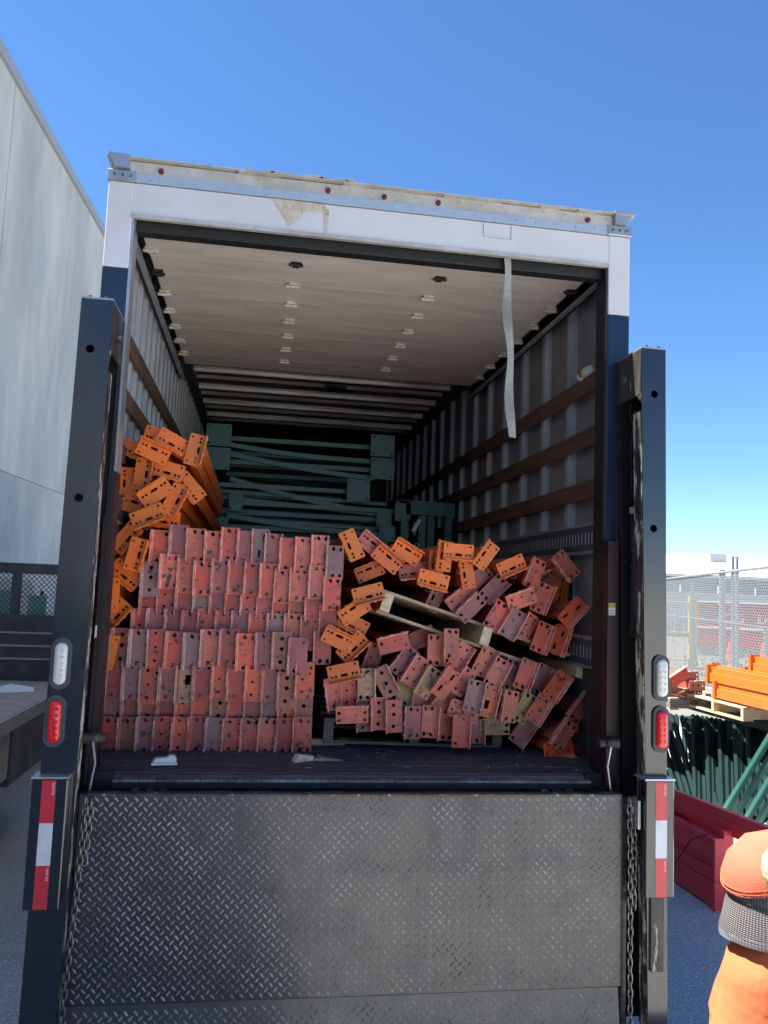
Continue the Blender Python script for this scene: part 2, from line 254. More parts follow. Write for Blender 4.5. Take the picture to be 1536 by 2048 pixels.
# measured positions: zone, x, y, z, tilt, colour, hole pattern, flange side, size
BEAMS = [
    ('stack_top', -0.947, 0.441, 0.948, 0.1, 'O', 'F', 'L', 1.06, ''),
    ('stack_top', -0.86, 0.438, 0.977, 0.0, 'P', 'F', 'L', 1.06, ''),
    ('stack_top', -0.779, 0.443, 0.964, -0.7, 'S', 'A', 'L', 1.06, ''),
    ('stack_top', -0.693, 0.441, 0.956, -0.5, 'S', 'A', 'L', 1.06, ''),
    ('stack_top', -0.617, 0.435, 0.976, 0.2, 'R', 'A', 'L', 1.06, ''),
    ('stack_top', -0.54, 0.436, 0.965, -0.4, 'P', 'F', 'L', 1.06, ''),
    ('stack_top', -0.469, 0.447, 0.977, -1.1, 'G', 'G', 'L', 1.06, ''),
    ('stack_top', -0.406, 0.449, 0.957, -0.0, 'S', 'A', 'L', 1.06, ''),
    ('stack_top', -0.334, 0.436, 0.939, -0.1, 'R', 'F', 'L', 1.06, ''),
    ('stack_top', -0.259, 0.438, 0.947, 0.2, 'S', 'A', 'L', 1.06, ''),
    ('stack_top', -0.179, 0.438, 0.961, -1.0, 'S', 'A', 'L', 1.06, ''),
    ('stack_top', -0.105, 0.435, 0.912, 0.2, 'G', 'A', 'L', 1.06, ''),
    ('stack_second', -0.979, 0.429, 0.795, -1.1, 'G', 'D', 'L', 1.06, ''),
    ('stack_second', -0.894, 0.42, 0.834, -0.2, 'S', 'A', 'L', 1.06, ''),
    ('stack_second', -0.813, 0.434, 0.817, 0.1, 'S', 'A', 'L', 1.06, ''),
    ('stack_second', -0.736, 0.426, 0.809, -0.5, 'R', 'A', 'L', 1.06, ''),
    ('stack_second', -0.653, 0.434, 0.825, -0.5, 'P', 'F', 'L', 1.06, ''),
    ('stack_second', -0.575, 0.432, 0.82, -0.4, 'R', 'F', 'L', 1.06, ''),
    ('stack_second', -0.497, 0.431, 0.815, 1.0, 'R', 'A', 'L', 1.06, ''),
    ('stack_second', -0.423, 0.42, 0.81, -0.8, 'R', 'A', 'L', 1.06, ''),
    ('stack_second', -0.352, 0.425, 0.786, 0.8, 'S', 'A', 'L', 1.06, ''),
    ('stack_second', -0.277, 0.433, 0.797, -0.4, 'S', 'A', 'L', 1.06, ''),
    ('stack_second', -0.186, 0.427, 0.813, 0.4, 'S', 'A', 'L', 1.06, ''),
    ('stack_second', -0.112, 0.434, 0.757, -0.8, 'R', 'A', 'L', 1.06, ''),
    ('stack_third', -0.983, 0.47, 0.71, -0.2, 'D', 'B', 'L', 1.06, ''),
    ('stack_third', -0.903, 0.479, 0.721, -0.9, 'R', 'B', 'L', 1.06, ''),
    ('stack_third', -0.818, 0.472, 0.712, 0.1, 'D', 'A', 'L', 1.06, ''),
    ('stack_third', -0.734, 0.476, 0.727, 1.1, 'G', 'A', 'L', 1.06, ''),
    ('stack_third', -0.657, 0.471, 0.722, -0.2, 'P', 'A', 'L', 1.06, ''),
    ('stack_third', -0.583, 0.466, 0.725, -0.0, 'D', 'A', 'L', 1.06, ''),
    ('stack_third', -0.509, 0.465, 0.719, 0.3, 'R', 'B', 'L', 1.06, ''),
    ('stack_third', -0.43, 0.47, 0.71, 1.0, 'P', 'F', 'L', 1.06, ''),
    ('stack_third', -0.354, 0.48, 0.708, -0.1, 'R', 'B', 'L', 1.06, ''),
    ('stack_third', -0.275, 0.479, 0.718, -0.3, 'R', 'A', 'L', 1.06, ''),
    ('stack_third', -0.197, 0.468, 0.705, -0.8, 'D', 'A', 'L', 1.06, ''),
    ('stack_third', -0.123, 0.479, 0.632, 0.1, 'D', 'A', 'L', 1.06, ''),
    ('stack_fourth', -1.012, 0.468, 0.571, -0.2, 'R', 'B', 'L', 1.06, ''),
    ('stack_fourth', -0.945, 0.464, 0.573, 0.9, 'P', 'A', 'L', 1.06, ''),
    ('stack_fourth', -0.861, 0.459, 0.573, 0.2, 'D', 'A', 'L', 1.06, ''),
    ('stack_fourth', -0.781, 0.455, 0.568, 0.6, 'D', 'A', 'L', 1.06, ''),
    ('stack_fourth', -0.705, 0.468, 0.581, 0.0, 'R', 'A', 'L', 1.06, ''),
    ('stack_fourth', -0.623, 0.462, 0.573, -0.1, 'R', 'A', 'L', 1.06, ''),
    ('stack_fourth', -0.546, 0.46, 0.579, -0.7, 'P', 'A', 'L', 1.06, ''),
    ('stack_fourth', -0.463, 0.466, 0.566, 0.0, 'O', 'A', 'L', 1.06, ''),
    ('stack_fourth', -0.377, 0.456, 0.569, 0.3, 'G', 'A', 'L', 1.06, ''),
    ('stack_fourth', -0.294, 0.458, 0.571, -0.1, 'S', 'A', 'L', 1.06, ''),
    ('stack_fourth', -0.214, 0.467, 0.559, 0.2, 'D', 'A', 'L', 1.06, ''),
    ('stack_fourth', -0.146, 0.455, 0.494, -1.0, 'D', 'A', 'L', 1.06, ''),
    ('stack_fifth', -1.084, 0.389, 0.474, -0.2, 'B', 'D', 'L', 1.12, ''),
    ('stack_fifth', -1.003, 0.383, 0.472, -0.0, 'G', 'A', 'L', 1.12, ''),
    ('stack_fifth', -0.921, 0.395, 0.473, -1.1, 'R', 'B', 'L', 1.12, ''),
    ('stack_fifth', -0.839, 0.383, 0.467, 1.0, 'R', 'A', 'L', 1.12, ''),
    ('stack_fifth', -0.757, 0.38, 0.463, -0.2, 'G', 'A', 'L', 1.12, ''),
    ('stack_fifth', -0.679, 0.383, 0.481, 0.0, 'S', 'A', 'L', 1.12, ''),
    ('stack_fifth', -0.592, 0.383, 0.487, 0.1, 'D', 'A', 'L', 1.12, ''),
    ('stack_fifth', -0.512, 0.381, 0.467, -0.7, 'O', 'A', 'L', 1.12, ''),
    ('stack_fifth', -0.424, 0.388, 0.474, -0.9, 'P', 'A', 'L', 1.12, ''),
    ('stack_fifth', -0.345, 0.388, 0.478, -0.7, 'B', 'D', 'L', 1.12, ''),
    ('stack_fifth', -0.268, 0.381, 0.454, 0.8, 'P', 'F', 'L', 1.12, ''),
    ('stack_sixth', -1.106, 0.401, 0.319, 0.9, 'P', 'F', 'L', 1.1, ''),
    ('stack_sixth', -1.025, 0.4, 0.317, -0.2, 'G', 'A', 'L', 1.1, ''),
    ('stack_sixth', -0.947, 0.409, 0.299, -0.9, 'R', 'B', 'L', 1.1, ''),
    ('stack_sixth', -0.862, 0.402, 0.315, 0.1, 'P', 'F', 'L', 1.1, ''),
    ('stack_sixth', -0.784, 0.406, 0.31, 1.1, 'T', 'E', 'L', 1.1, ''),
    ('stack_sixth', -0.706, 0.401, 0.323, -0.2, 'D', 'F', 'L', 1.1, ''),
    ('stack_sixth', -0.619, 0.396, 0.333, -0.0, 'O', 'B', 'L', 1.1, ''),
    ('stack_sixth', -0.549, 0.395, 0.323, 0.3, 'D', 'F', 'L', 1.1, ''),
    ('stack_sixth', -0.464, 0.4, 0.321, 1.0, 'O', 'B', 'L', 1.1, ''),
    ('stack_sixth', -0.388, 0.41, 0.321, -0.1, 'P', 'F', 'L', 1.1, ''),
    ('stack_sixth', -0.311, 0.409, 0.29, -0.3, 'B', 'D', 'L', 1.1, ''),
    ('stack_sixth', -0.227, 0.398, 0.34, -0.8, 'O', 'B', 'L', 1.1, ''),
    ('stack_seventh', -1.122, 0.47, 0.207, -0.2, 'G', 'A', 'L', 1.06, ''),
    ('stack_seventh', -1.036, 0.479, 0.205, -0.9, 'P', 'A', 'L', 1.06, ''),
    ('stack_seventh', -0.953, 0.472, 0.202, 0.1, 'B', 'D', 'L', 1.06, ''),
    ('stack_seventh', -0.871, 0.476, 0.208, 1.1, 'D', 'A', 'L', 1.06, ''),
    ('stack_seventh', -0.787, 0.471, 0.207, -0.2, 'R', 'B', 'L', 1.06, ''),
    ('stack_seventh', -0.708, 0.466, 0.209, -0.0, 'R', 'A', 'L', 1.06, ''),
    ('stack_seventh', -0.623, 0.465, 0.208, 0.3, 'B', 'D', 'L', 1.06, ''),
    ('stack_seventh', -0.542, 0.47, 0.213, 1.0, 'R', 'A', 'L', 1.06, ''),
    ('stack_seventh', -0.465, 0.48, 0.211, -0.1, 'B', 'A', 'L', 1.06, ''),
    ('stack_seventh', -0.383, 0.479, 0.212, -0.3, 'G', 'A', 'L', 1.06, ''),
    ('stack_seventh', -0.303, 0.468, 0.193, -0.8, 'O', 'G', 'L', 1.06, ''),
    ('stack_seventh', -0.221, 0.479, 0.198, 0.1, 'B', 'D', 'L', 1.06, ''),
    ('stack_bottom', -1.12, 0.425, 0.064, 0.5, 'R', 'A', 'L', 1.1, ''),
    ('stack_bottom', -1.034, 0.432, 0.063, -0.6, 'B', 'A', 'L', 1.1, ''),
    ('stack_bottom', -0.951, 0.425, 0.069, 0.2, 'P', 'A', 'L', 1.1, ''),
    ('stack_bottom', -0.873, 0.432, 0.069, 0.3, 'R', 'B', 'L', 1.1, ''),
    ('stack_bottom', -0.791, 0.429, 0.068, 0.3, 'R', 'B', 'L', 1.1, ''),
    ('stack_bottom', -0.716, 0.437, 0.072, -1.0, 'D', 'A', 'L', 1.1, ''),
    ('stack_bottom', -0.637, 0.427, 0.066, 0.3, 'G', 'F', 'L', 1.1, ''),
    ('stack_bottom', -0.557, 0.431, 0.065, 0.2, 'R', 'B', 'L', 1.1, ''),
    ('stack_bottom', -0.473, 0.43, 0.066, -0.7, 'R', 'A', 'L', 1.1, ''),
    ('stack_bottom', -0.39, 0.435, 0.067, 1.0, 'S', 'A', 'L', 1.1, ''),
    ('stack_bottom', -0.307, 0.424, 0.07, 0.9, 'D', 'A', 'L', 1.1, ''),
    ('stack_bottom', -0.225, 0.432, 0.075, -0.7, 'R', 'A', 'L', 1.1, ''),
    ('crown', -0.016, 0.505, 1.007, -25.8, 'C', 'C', 'L', 1.0, ''),
    ('crown', 0.095, 0.575, 1.011, -53.1, 'S', 'C', 'R', 1.0, ''),
    ('crown', 0.169, 0.526, 0.943, -52.9, 'C', 'C', 'R', 1.0, ''),
    ('crown', 0.272, 0.54, 0.983, -60.8, 'C', 'C', 'R', 1.0, ''),
    ('crown', 0.094, 0.61, 0.878, 65.7, 'C', 'C', 'L', 0.95, ''),
    ('crown', 0.322, 0.61, 0.893, 80.0, 'S', 'C', 'R', 0.95, ''),
    ('crown', 0.389, 0.4, 0.846, -77.8, 'C', 'C', 'L', 1.0, ''),
    ('crown', 0.526, 0.453, 0.996, -88.4, 'C', 'C', 'L', 1.0, ''),
    ('crown', 0.465, 0.505, 0.972, 6.3, 'C', 'C', 'L', 1.0, ''),
    ('crown', 0.436, 0.561, 0.921, 2.4, 'C', 'C', 'L', 1.0, ''),
    ('crown', 0.582, 0.484, 0.882, -10.1, 'C', 'C', 'L', 0.93, ''),
    ('crown', 0.67, 0.453, 0.983, 35.0, 'C', 'C', 'L', 0.95, ''),
    ('crown', 0.803, 0.442, 0.937, 64.6, 'C', 'C', 'R', 0.95, ''),
    ('upper', 0.926, 0.435, 0.901, 21.4, 'R', 'A', 'L', 1.0, ''),
    ('upper', 1.089, 0.575, 0.902, 63.8, 'B', 'C', 'L', 0.95, ''),
    ('upper', 1.121, 0.61, 0.823, 9.5, 'C', 'C', 'R', 0.9, ''),
    ('upper', 1.082, 0.407, 0.949, -40.2, 'S', 'A', 'L', 1.0, ''),
    ('upper', 1.095, 0.344, 0.716, 42.2, 'O', 'G', 'R', 1.0, ''),
    ('tumble', 0.444, 0.596, 0.753, 23.8, 'B', 'C', 'L', 0.9, ''),
    ('tumble', 0.063, 0.4, 0.767, 73.7, 'C', 'C', 'R', 1.0, ''),
    ('tumble', 0.003, 0.442, 0.677, 54.4, 'C', 'C', 'L', 1.0, ''),
    ('tumble', 0.005, 0.491, 0.614, -64.3, 'C', 'C', 'L', 1.0, ''),
    ('tumble', -0.076, 0.4, 0.538, -66.8, 'C', 'C', 'R', 1.0, ''),
    ('tumble', 0.001, 0.449, 0.503, 45.3, 'C', 'C', 'R', 1.0, ''),
    ('tumble', -0.043, 0.393, 0.385, 76.8, 'C', 'C', 'R', 1.0, ''),
    ('tumble', -0.012, 0.54, 0.573, -62.0, 'B', 'C', 'R', 0.9, ''),
    ('upper', 0.665, 0.575, 0.865, 46.6, 'P', 'A', 'L', 1.0, ''),
    ('upper', 0.559, 0.512, 0.762, 51.1, 'S', 'B', 'L', 1.0, ''),
    ('upper', 0.733, 0.519, 0.817, 43.4, 'P', 'A', 'R', 1.0, ''),
    ('upper', 0.606, 0.484, 0.713, 44.4, 'P', 'A', 'L', 1.0, ''),
    ('upper', 0.848, 0.4, 0.766, 68.5, 'S', 'B', 'L', 1.0, ''),
    ('upper', 0.975, 0.463, 0.778, 21.7, 'S', 'A', 'R', 1.0, ''),
    ('upper', 0.728, 0.435, 0.68, 30.5, 'R', 'A', 'R', 1.0, ''),
    ('upper', 0.82, 0.463, 0.642, 29.1, 'G', 'F', 'R', 1.0, ''),
    ('upper', 0.916, 0.498, 0.627, 27.8, 'S', 'B', 'L', 0.9, ''),
    ('upper', 0.969, 0.435, 0.577, 19.7, 'R', 'A', 'R', 1.0, ''),
    ('upper', 1.07, 0.456, 0.567, 18.7, 'O', 'G', 'R', 1.0, ''),
    ('upper', 1.157, 0.526, 0.563, 9.5, 'B', 'F', 'R', 1.0, ''),
    ('under', 0.199, 0.4, 0.526, 75.0, 'R', 'F', 'L', 1.0, ''),
    ('under', 0.376, 0.61, 0.549, 64.7, 'S', 'F', 'R', 1.0, ''),
    ('under', 0.421, 0.453, 0.496, 0.0, 'S', 'A', 'R', 1.0, ''),
    ('under', 0.491, 0.411, 0.533, 0.0, 'S', 'A', 'L', 0.95, ''),
    ('under', 0.265, 0.463, 0.438, 35.9, 'P', 'A', 'L', 1.0, ''),
    ('under', 0.316, 0.428, 0.393, 31.3, 'S', 'B', 'L', 1.0, ''),
    ('under', 0.379, 0.407, 0.342, 29.0, 'T', 'A', 'L', 1.0, ''),
    ('under', 0.459, 0.368, 0.345, 34.3, 'O', 'G', 'L', 1.0, ''),
    ('under', 0.55, 0.47, 0.463, 31.4, 'S', 'B', 'R', 1.0, ''),
    ('under', 0.566, 0.442, 0.344, 34.5, 'S', 'B', 'L', 0.95, ''),
    ('under', 0.679, 0.47, 0.448, 27.3, 'S', 'B', 'R', 1.0, ''),
    ('under', 0.733, 0.428, 0.393, 28.0, 'S', 'A', 'R', 1.0, ''),
    ('under', 0.826, 0.498, 0.382, 21.7, 'G', 'A', 'R', 1.0, ''),
    ('under', 0.88, 0.421, 0.39, 19.6, 'R', 'A', 'R', 1.0, ''),
    ('under', 0.983, 0.477, 0.362, 25.1, 'G', 'A', 'R', 1.0, ''),
    ('under', 1.033, 0.386, 0.342, 35.5, 'O', 'B', 'R', 1.0, ''),
    ('under', 0.602, 0.376, 0.284, 11.0, 'G', 'A', 'R', 1.0, ''),
    ('under', 0.691, 0.414, 0.255, 13.0, 'C', 'E', 'R', 1.0, ''),
    ('under', 0.751, 0.456, 0.233, 13.2, 'B', 'A', 'L', 1.0, ''),
    ('under', 0.795, 0.393, 0.235, 7.1, 'S', 'A', 'L', 1.0, ''),
    ('under', 0.881, 0.428, 0.225, 26.4, 'V', 'A', 'L', 1.0, ''),
    ('under', 0.945, 0.393, 0.227, 32.4, 'R', 'B', 'R', 1.0, ''),
    ('under', 0.483, 0.477, 0.256, 39.5, 'S', 'A', 'L', 1.0, ''),
    ('under', 0.376, 0.505, 0.261, 43.3, 'S', 'A', 'R', 1.0, ''),
    ('base', 0.124, 0.575, 0.435, 18.2, 'D', 'B', 'L', 1.0, ''),
    ('base', 0.166, 0.421, 0.336, -29.7, 'B', 'D', 'R', 1.0, ''),
    ('base', 0.072, 0.435, 0.321, -2.5, 'T', 'A', 'R', 1.0, ''),
    ('base', 0.276, 0.491, 0.291, 3.3, 'V', 'A', 'R', 1.0, ''),
    ('base', -0.004, 0.47, 0.283, -5.5, 'R', 'B', 'L', 1.0, ''),
    ('base', -0.078, 0.449, 0.272, -10.6, 'S', 'F', 'L', 1.0, ''),
    ('base', 0.005, 0.379, 0.182, 87.1, 'S', 'A', 'L', 1.0, ''),
    ('base', 0.078, 0.456, 0.171, -2.5, 'P', 'F', 'L', 1.0, ''),
    ('base', 0.142, 0.414, 0.185, -2.6, 'S', 'D', 'L', 1.0, ''),
    ('base', 0.213, 0.393, 0.178, -3.4, 'S', 'D', 'L', 1.0, ''),
    ('base', 0.308, 0.407, 0.147, 0.0, 'P', 'A', 'L', 1.0, ''),
    ('base', 0.397, 0.428, 0.149, 2.1, 'S', 'A', 'R', 1.0, ''),
    ('base', 0.487, 0.456, 0.131, 3.3, 'S', 'A', 'L', 1.0, ''),
    ('base', 0.541, 0.372, 0.114, 1.3, 'R', 'F', 'R', 1.0, ''),
    ('base', 0.645, 0.484, 0.113, -1.6, 'P', 'A', 'R', 1.0, ''),
    ('base', 0.569, 0.418, 0.21, -75.0, 'S', 'B', 'L', 1.0, ''),
    ('base', 0.746, 0.477, 0.119, 89.2, 'V', 'A', 'L', 1.0, ''),
    ('corner', 0.895, 0.477, 0.104, 35.5, 'P', 'F', 'R', 1.0, ''),
    ('corner', 1.164, 0.379, 0.235, 39.0, 'B', 'A', 'L', 1.0, ''),
    ('corner', 1.051, 0.323, 0.11, 36.1, 'S', 'A', 'L', 1.0, ''),
    ('corner', 1.209, 0.435, 0.126, 37.3, 'B', 'F', 'R', 1.0, ''),
    ('corner', 1.041, 0.358, 0.035, 82.1, 'O', 'B', 'R', 1.0, ''),
    ('corner', 1.154, 0.421, 0.012, 87.7, 'D', 'B', 'R', 1.0, ''),
    ('left_upper', -0.925, 0.47, 1.47, -63.4, 'C', 'C', 'L', 1.0, ''),
    ('left_upper', -0.996, 0.54, 1.502, -75.5, 'C', 'C', 'L', 1.0, ''),
    ('left_upper', -1.007, 0.4, 1.402, -68.5, 'C', 'C', 'R', 1.0, ''),
    ('left_upper', -0.814, 0.449, 1.433, 10.8, 'C', 'C', 'R', 1.0, ''),
    ('left_upper', -0.859, 0.526, 1.425, -62.7, 'C', 'C', 'R', 1.0, ''),
    ('left_upper', -1.051, 0.435, 1.297, 4.2, 'C', 'C', 'R', 1.0, ''),
    ('left_upper', -1.127, 0.484, 1.253, -1.3, 'C', 'C', 'L', 1.0, ''),
    ('left_upper', -0.94, 0.463, 1.329, -77.0, 'C', 'C', 'L', 1.0, ''),
    ('left_upper', -0.981, 0.4, 1.205, 52.5, 'C', 'C', 'L', 1.0, ''),
    ('left_upper', -0.83, 0.505, 1.254, -42.6, 'C', 'C', 'L', 1.0, ''),
    ('left_upper', -0.897, 0.442, 1.181, 23.1, 'C', 'C', 'R', 1.0, ''),
    ('left_upper', -1.095, 0.505, 1.15, -72.5, 'C', 'C', 'R', 1.0, ''),
    ('left_upper', -1.007, 0.372, 1.092, 65.2, 'C', 'C', 'R', 1.0, ''),
    ('left_upper', -0.95, 0.519, 1.092, -86.6, 'C', 'C', 'L', 1.0, ''),
    ('left_upper', -1.089, 0.526, 1.419, -67.8, 'C', 'C', 'L', 1.0, ''),
    ('left_lower', -1.114, 0.47, 0.991, 37.3, 'C', 'C', 'R', 1.0, ''),
    ('left_lower', -1.053, 0.393, 0.908, 11.4, 'C', 'C', 'R', 1.0, ''),
    ('left_lower', -1.097, 0.435, 0.814, -53.0, 'C', 'C', 'L', 1.0, ''),
    ('left_lower', -1.156, 0.4, 0.714, -0.4, 'C', 'C', 'L', 1.0, ''),
    ('left_lower', -1.137, 0.442, 0.622, 38.9, 'C', 'C', 'R', 1.0, ''),
    ('left_lower', -1.143, 0.358, 0.454, 8.6, 'C', 'C', 'L', 1.0, ''),
    ('left_lower', -1.142, 0.519, 0.888, 55.9, 'C', 'C', 'L', 1.0, ''),
]
GREENS = [((4.36, 6.318, -0.605), (3.62, 3.978, -1.528), 0.05), ((4.42, 6.228, -0.603), (3.62, 3.847, -1.512), 0.05), ((4.48, 6.192, -0.609), (3.62, 3.72, -1.496), 0.05), ((4.36, 5.767, -0.559), (3.62, 3.597, -1.48), 0.05), ((4.42, 5.719, -0.563), (3.62, 3.478, -1.465), 0.05), ((4.48, 5.728, -0.575), (3.62, 3.363, -1.45), 0.05), ((4.36, 5.358, -0.531), (3.62, 3.251, -1.436), 0.05), ((4.42, 5.246, -0.524), (3.62, 3.142, -1.422), 0.05), ((4.48, 5.261, -0.537), (3.62, 3.036, -1.408), 0.05), ((4.36, 4.912, -0.494), (3.62, 2.934, -1.395), 0.05), ((4.42, 4.82, -0.489), (3.62, 2.835, -1.383), 0.05), ((4.48, 4.833, -0.502), (3.62, 2.738, -1.37), 0.05), ((4.3, 4.785, -0.443), (3.62, 3.517, -1.411), 0.05), ((4.37, 4.822, -0.455), (3.62, 3.451, -1.417), 0.05), ((4.44, 4.846, -0.466), (3.62, 3.344, -1.41), 0.05), ((4.3, 4.521, -0.425), (3.62, 3.273, -1.413), 0.05), ((4.37, 4.538, -0.435), (3.62, 3.224, -1.423), 0.05), ((4.44, 4.559, -0.445), (3.62, 3.131, -1.418), 0.05), ((4.3, 4.266, -0.407), (3.62, 3.08, -1.427), 0.05), ((4.37, 4.263, -0.414), (3.62, 2.993, -1.423), 0.05), ((4.44, 4.298, -0.426), (3.62, 2.91, -1.42), 0.05), ((4.3, 3.993, -0.386), (3.62, 2.841, -1.421), 0.05), ((4.37, 4.039, -0.399), (3.62, 2.779, -1.424), 0.05), ((4.44, 4.065, -0.41), (3.62, 2.71, -1.424), 0.05), ((4.3, 3.75, -0.367), (3.62, 2.675, -1.435), 0.05), ((4.37, 3.816, -0.384), (3.62, 2.608, -1.435), 0.05), ((3.62, 2.329, -0.109), (3.62, 3.226, -1.152), 0.045), ((3.67, 2.341, -0.211), (3.67, 3.153, -1.182), 0.045), ((3.62, 2.212, -0.286), (3.62, 2.925, -1.165), 0.045), ((3.67, 2.224, -0.385), (3.67, 2.861, -1.195), 0.045), ((3.62, 2.099, -0.455), (3.62, 2.649, -1.177), 0.045), ((3.67, 2.113, -0.553), (3.67, 2.592, -1.206), 0.045), ((4.95, 6.496, -0.686), (3.75, 4.105, -1.353), 0.05), ((4.95, 6.33, -0.673), (3.75, 4.032, -1.333), 0.05), ((4.95, 6.169, -0.661), (3.75, 3.894, -1.295), 0.05), ((4.95, 6.012, -0.648), (3.75, 3.806, -1.27), 0.05), ((4.95, 5.861, -0.637), (3.75, 3.674, -1.234), 0.05), ((4.95, 5.713, -0.625), (3.75, 3.574, -1.206), 0.05), ((4.95, 5.57, -0.614), (3.75, 3.469, -1.177), 0.05), ((4.95, 5.431, -0.603), (3.75, 3.346, -1.143), 0.05), ((4.95, 5.296, -0.592), (3.75, 3.245, -1.115), 0.05), ((4.95, 5.164, -0.582), (3.75, 3.122, -1.081), 0.05), ((4.95, 5.036, -0.572), (3.75, 3.042, -1.059), 0.05), ((4.95, 4.912, -0.562), (3.75, 2.931, -1.028), 0.05), ((4.95, 4.79, -0.553), (3.75, 2.846, -1.004), 0.05), ((4.95, 4.672, -0.544), (3.75, 2.748, -0.977), 0.05), ((4.95, 4.557, -0.535), (3.75, 2.683, -0.959), 0.05), ((4.95, 4.445, -0.526), (3.75, 2.631, -0.945), 0.05), ((4.45, 3.989, -0.356), (3.8, 2.761, -0.981), 0.05), ((4.45, 3.915, -0.344), (3.8, 2.669, -0.956), 0.05), ((4.45, 3.842, -0.332), (3.8, 2.579, -0.931), 0.05), ((4.45, 3.77, -0.321), (3.8, 2.492, -0.907), 0.05), ((4.45, 3.7, -0.31), (3.8, 2.407, -0.883), 0.05)]
GLAB = ['dark green post leaning left in the yard pile, first from the left', 'dark green post leaning left in the yard pile, second from the left', 'dark green post leaning left in the yard pile, third from the left', 'dark green post leaning left in the yard pile, fourth from the left', 'dark green post leaning left in the yard pile, fifth from the left', 'dark green post leaning left in the yard pile, sixth from the left', 'dark green post leaning left in the yard pile, seventh from the left', 'dark green post leaning left in the yard pile, eighth from the left', 'dark green post leaning left in the yard pile, ninth from the left', 'dark green post leaning left in the yard pile, tenth from the left', 'dark green post leaning left in the yard pile, eleventh from the left', 'dark green post leaning left in the yard pile, twelfth from the left', 'dark green upright post under the pallets, first from the left', 'dark green upright post under the pallets, second from the left', 'dark green upright post under the pallets, third from the left', 'dark green upright post under the pallets, fourth from the left', 'dark green upright post under the pallets, fifth from the left', 'dark green upright post under the pallets, sixth from the left', 'dark green upright post under the pallets, seventh from the left', 'dark green upright post under the pallets, eighth from the left', 'dark green upright post under the pallets, ninth from the left', 'dark green upright post under the pallets, tenth from the left', 'dark green upright post under the pallets, eleventh from the left', 'dark green upright post under the pallets, twelfth from the left', 'dark green upright post under the pallets, thirteenth from the left', 'dark green upright post under the pallets, fourteenth from the left', 'green post leaning right with its sunlit edge up, first from the left', 'green post leaning right with its sunlit edge up, second from the left', 'green post leaning right with its sunlit edge up, third from the left', 'green post leaning right with its sunlit edge up, fourth from the left', 'green post leaning right with its sunlit edge up, fifth from the left', 'green post leaning right with its sunlit edge up, sixth from the left', 'dark green post standing deep in the pile, first from the left', 'dark green post standing deep in the pile, second from the left', 'dark green post standing deep in the pile, third from the left', 'dark green post standing deep in the pile, fourth from the left', 'dark green post standing deep in the pile, fifth from the left', 'dark green post standing deep in the pile, sixth from the left', 'dark green post standing deep in the pile, seventh from the left', 'dark green post standing deep in the pile, eighth from the left', 'dark green post standing deep in the pile, ninth from the left', 'dark green post standing deep in the pile, tenth from the left', 'dark green post standing deep in the pile, eleventh from the left', 'dark green post standing deep in the pile, twelfth from the left', 'dark green post standing deep in the pile, thirteenth from the left', 'dark green post standing deep in the pile, fourteenth from the left', 'dark green post standing deep in the pile, fifteenth from the left', 'dark green post standing deep in the pile, sixteenth from the left', 'dark green post at the right of the pile, first from the left', 'dark green post at the right of the pile, second from the left', 'dark green post at the right of the pile, third from the left', 'dark green post at the right of the pile, fourth from the left', 'dark green post at the right of the pile, fifth from the left']

# ------------------------------------------------------------------ setting
g = MB(); g.v = [(-300, -300, G), (300, -300, G), (300, 300, G), (-300, 300, G)]; g.f = [(0, 1, 2, 3)]
g.build('ground', M['asphalt'], kind='structure')
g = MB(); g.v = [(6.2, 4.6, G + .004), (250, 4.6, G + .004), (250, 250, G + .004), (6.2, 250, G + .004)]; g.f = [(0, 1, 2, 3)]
g.build('dimmed_ground', M['dimmed_ground'], kind='structure')  # added sheet over the sunlit yard, its colour darkened against overexposure
# tall tilt-up concrete wall on the left: plane x = -5 + .058 (y - 9.38)
wl = thing('concrete_wall', 'tall pale grey tilt-up concrete warehouse wall left of the trucks', 'building', (-5 - .058 * 9.38, 0, G), (0, 0, -math.atan(.058)))
TOP = 9.25 - G
ys = [-44, -36, -28, -20, -12, -3.4, 2.2, 10.15, 18.2, 26.3, 34.4]
for a, b in zip(ys[:-1], ys[1:]):
    MB().box(-.25, 0, a + .012, b - .012, 0, 3.72).build('wall_panel', M['concrete'], wl)
    MB().box(-.25, 0, a + .012, b - .012, 3.735, TOP - .20).build('wall_panel', M['concrete'], wl)
    MB().box(-.28, -.03, a - .02, b + .02, 0.01, TOP - .21).build('joint_backing', M['coping'], wl)
MB().box(-.32, .06, -44, 34.4, TOP - .20, TOP).build('coping', M['coping'], wl)
k_ = MB().box(0.003, .05, 16.9, 17.5, 8.9, 9.8).build('wall_vent', M['coping'], wl); MB().box(.05, .09, 17.02, 17.38, 9.05, 9.5).build('vent_cover', M['bldg'], k_)

# ------------------------------------------------------------------ the truck
tr = thing('box_truck', 'white and navy box truck with its rear door rolled up and tail lift folded upright', 'truck', (0, 0, G))
OFF = Vector((0, 0, -G))
def P_(mb, name, m, parent=None, **kw):
    o = mb.build(name, m, parent or tr, **kw)
    if parent is None: o.location = OFF
    return o
WI, WO, HO, HT, HC, LEN = 1.111, 1.22, 2.386, 2.59, 2.145, 7.4
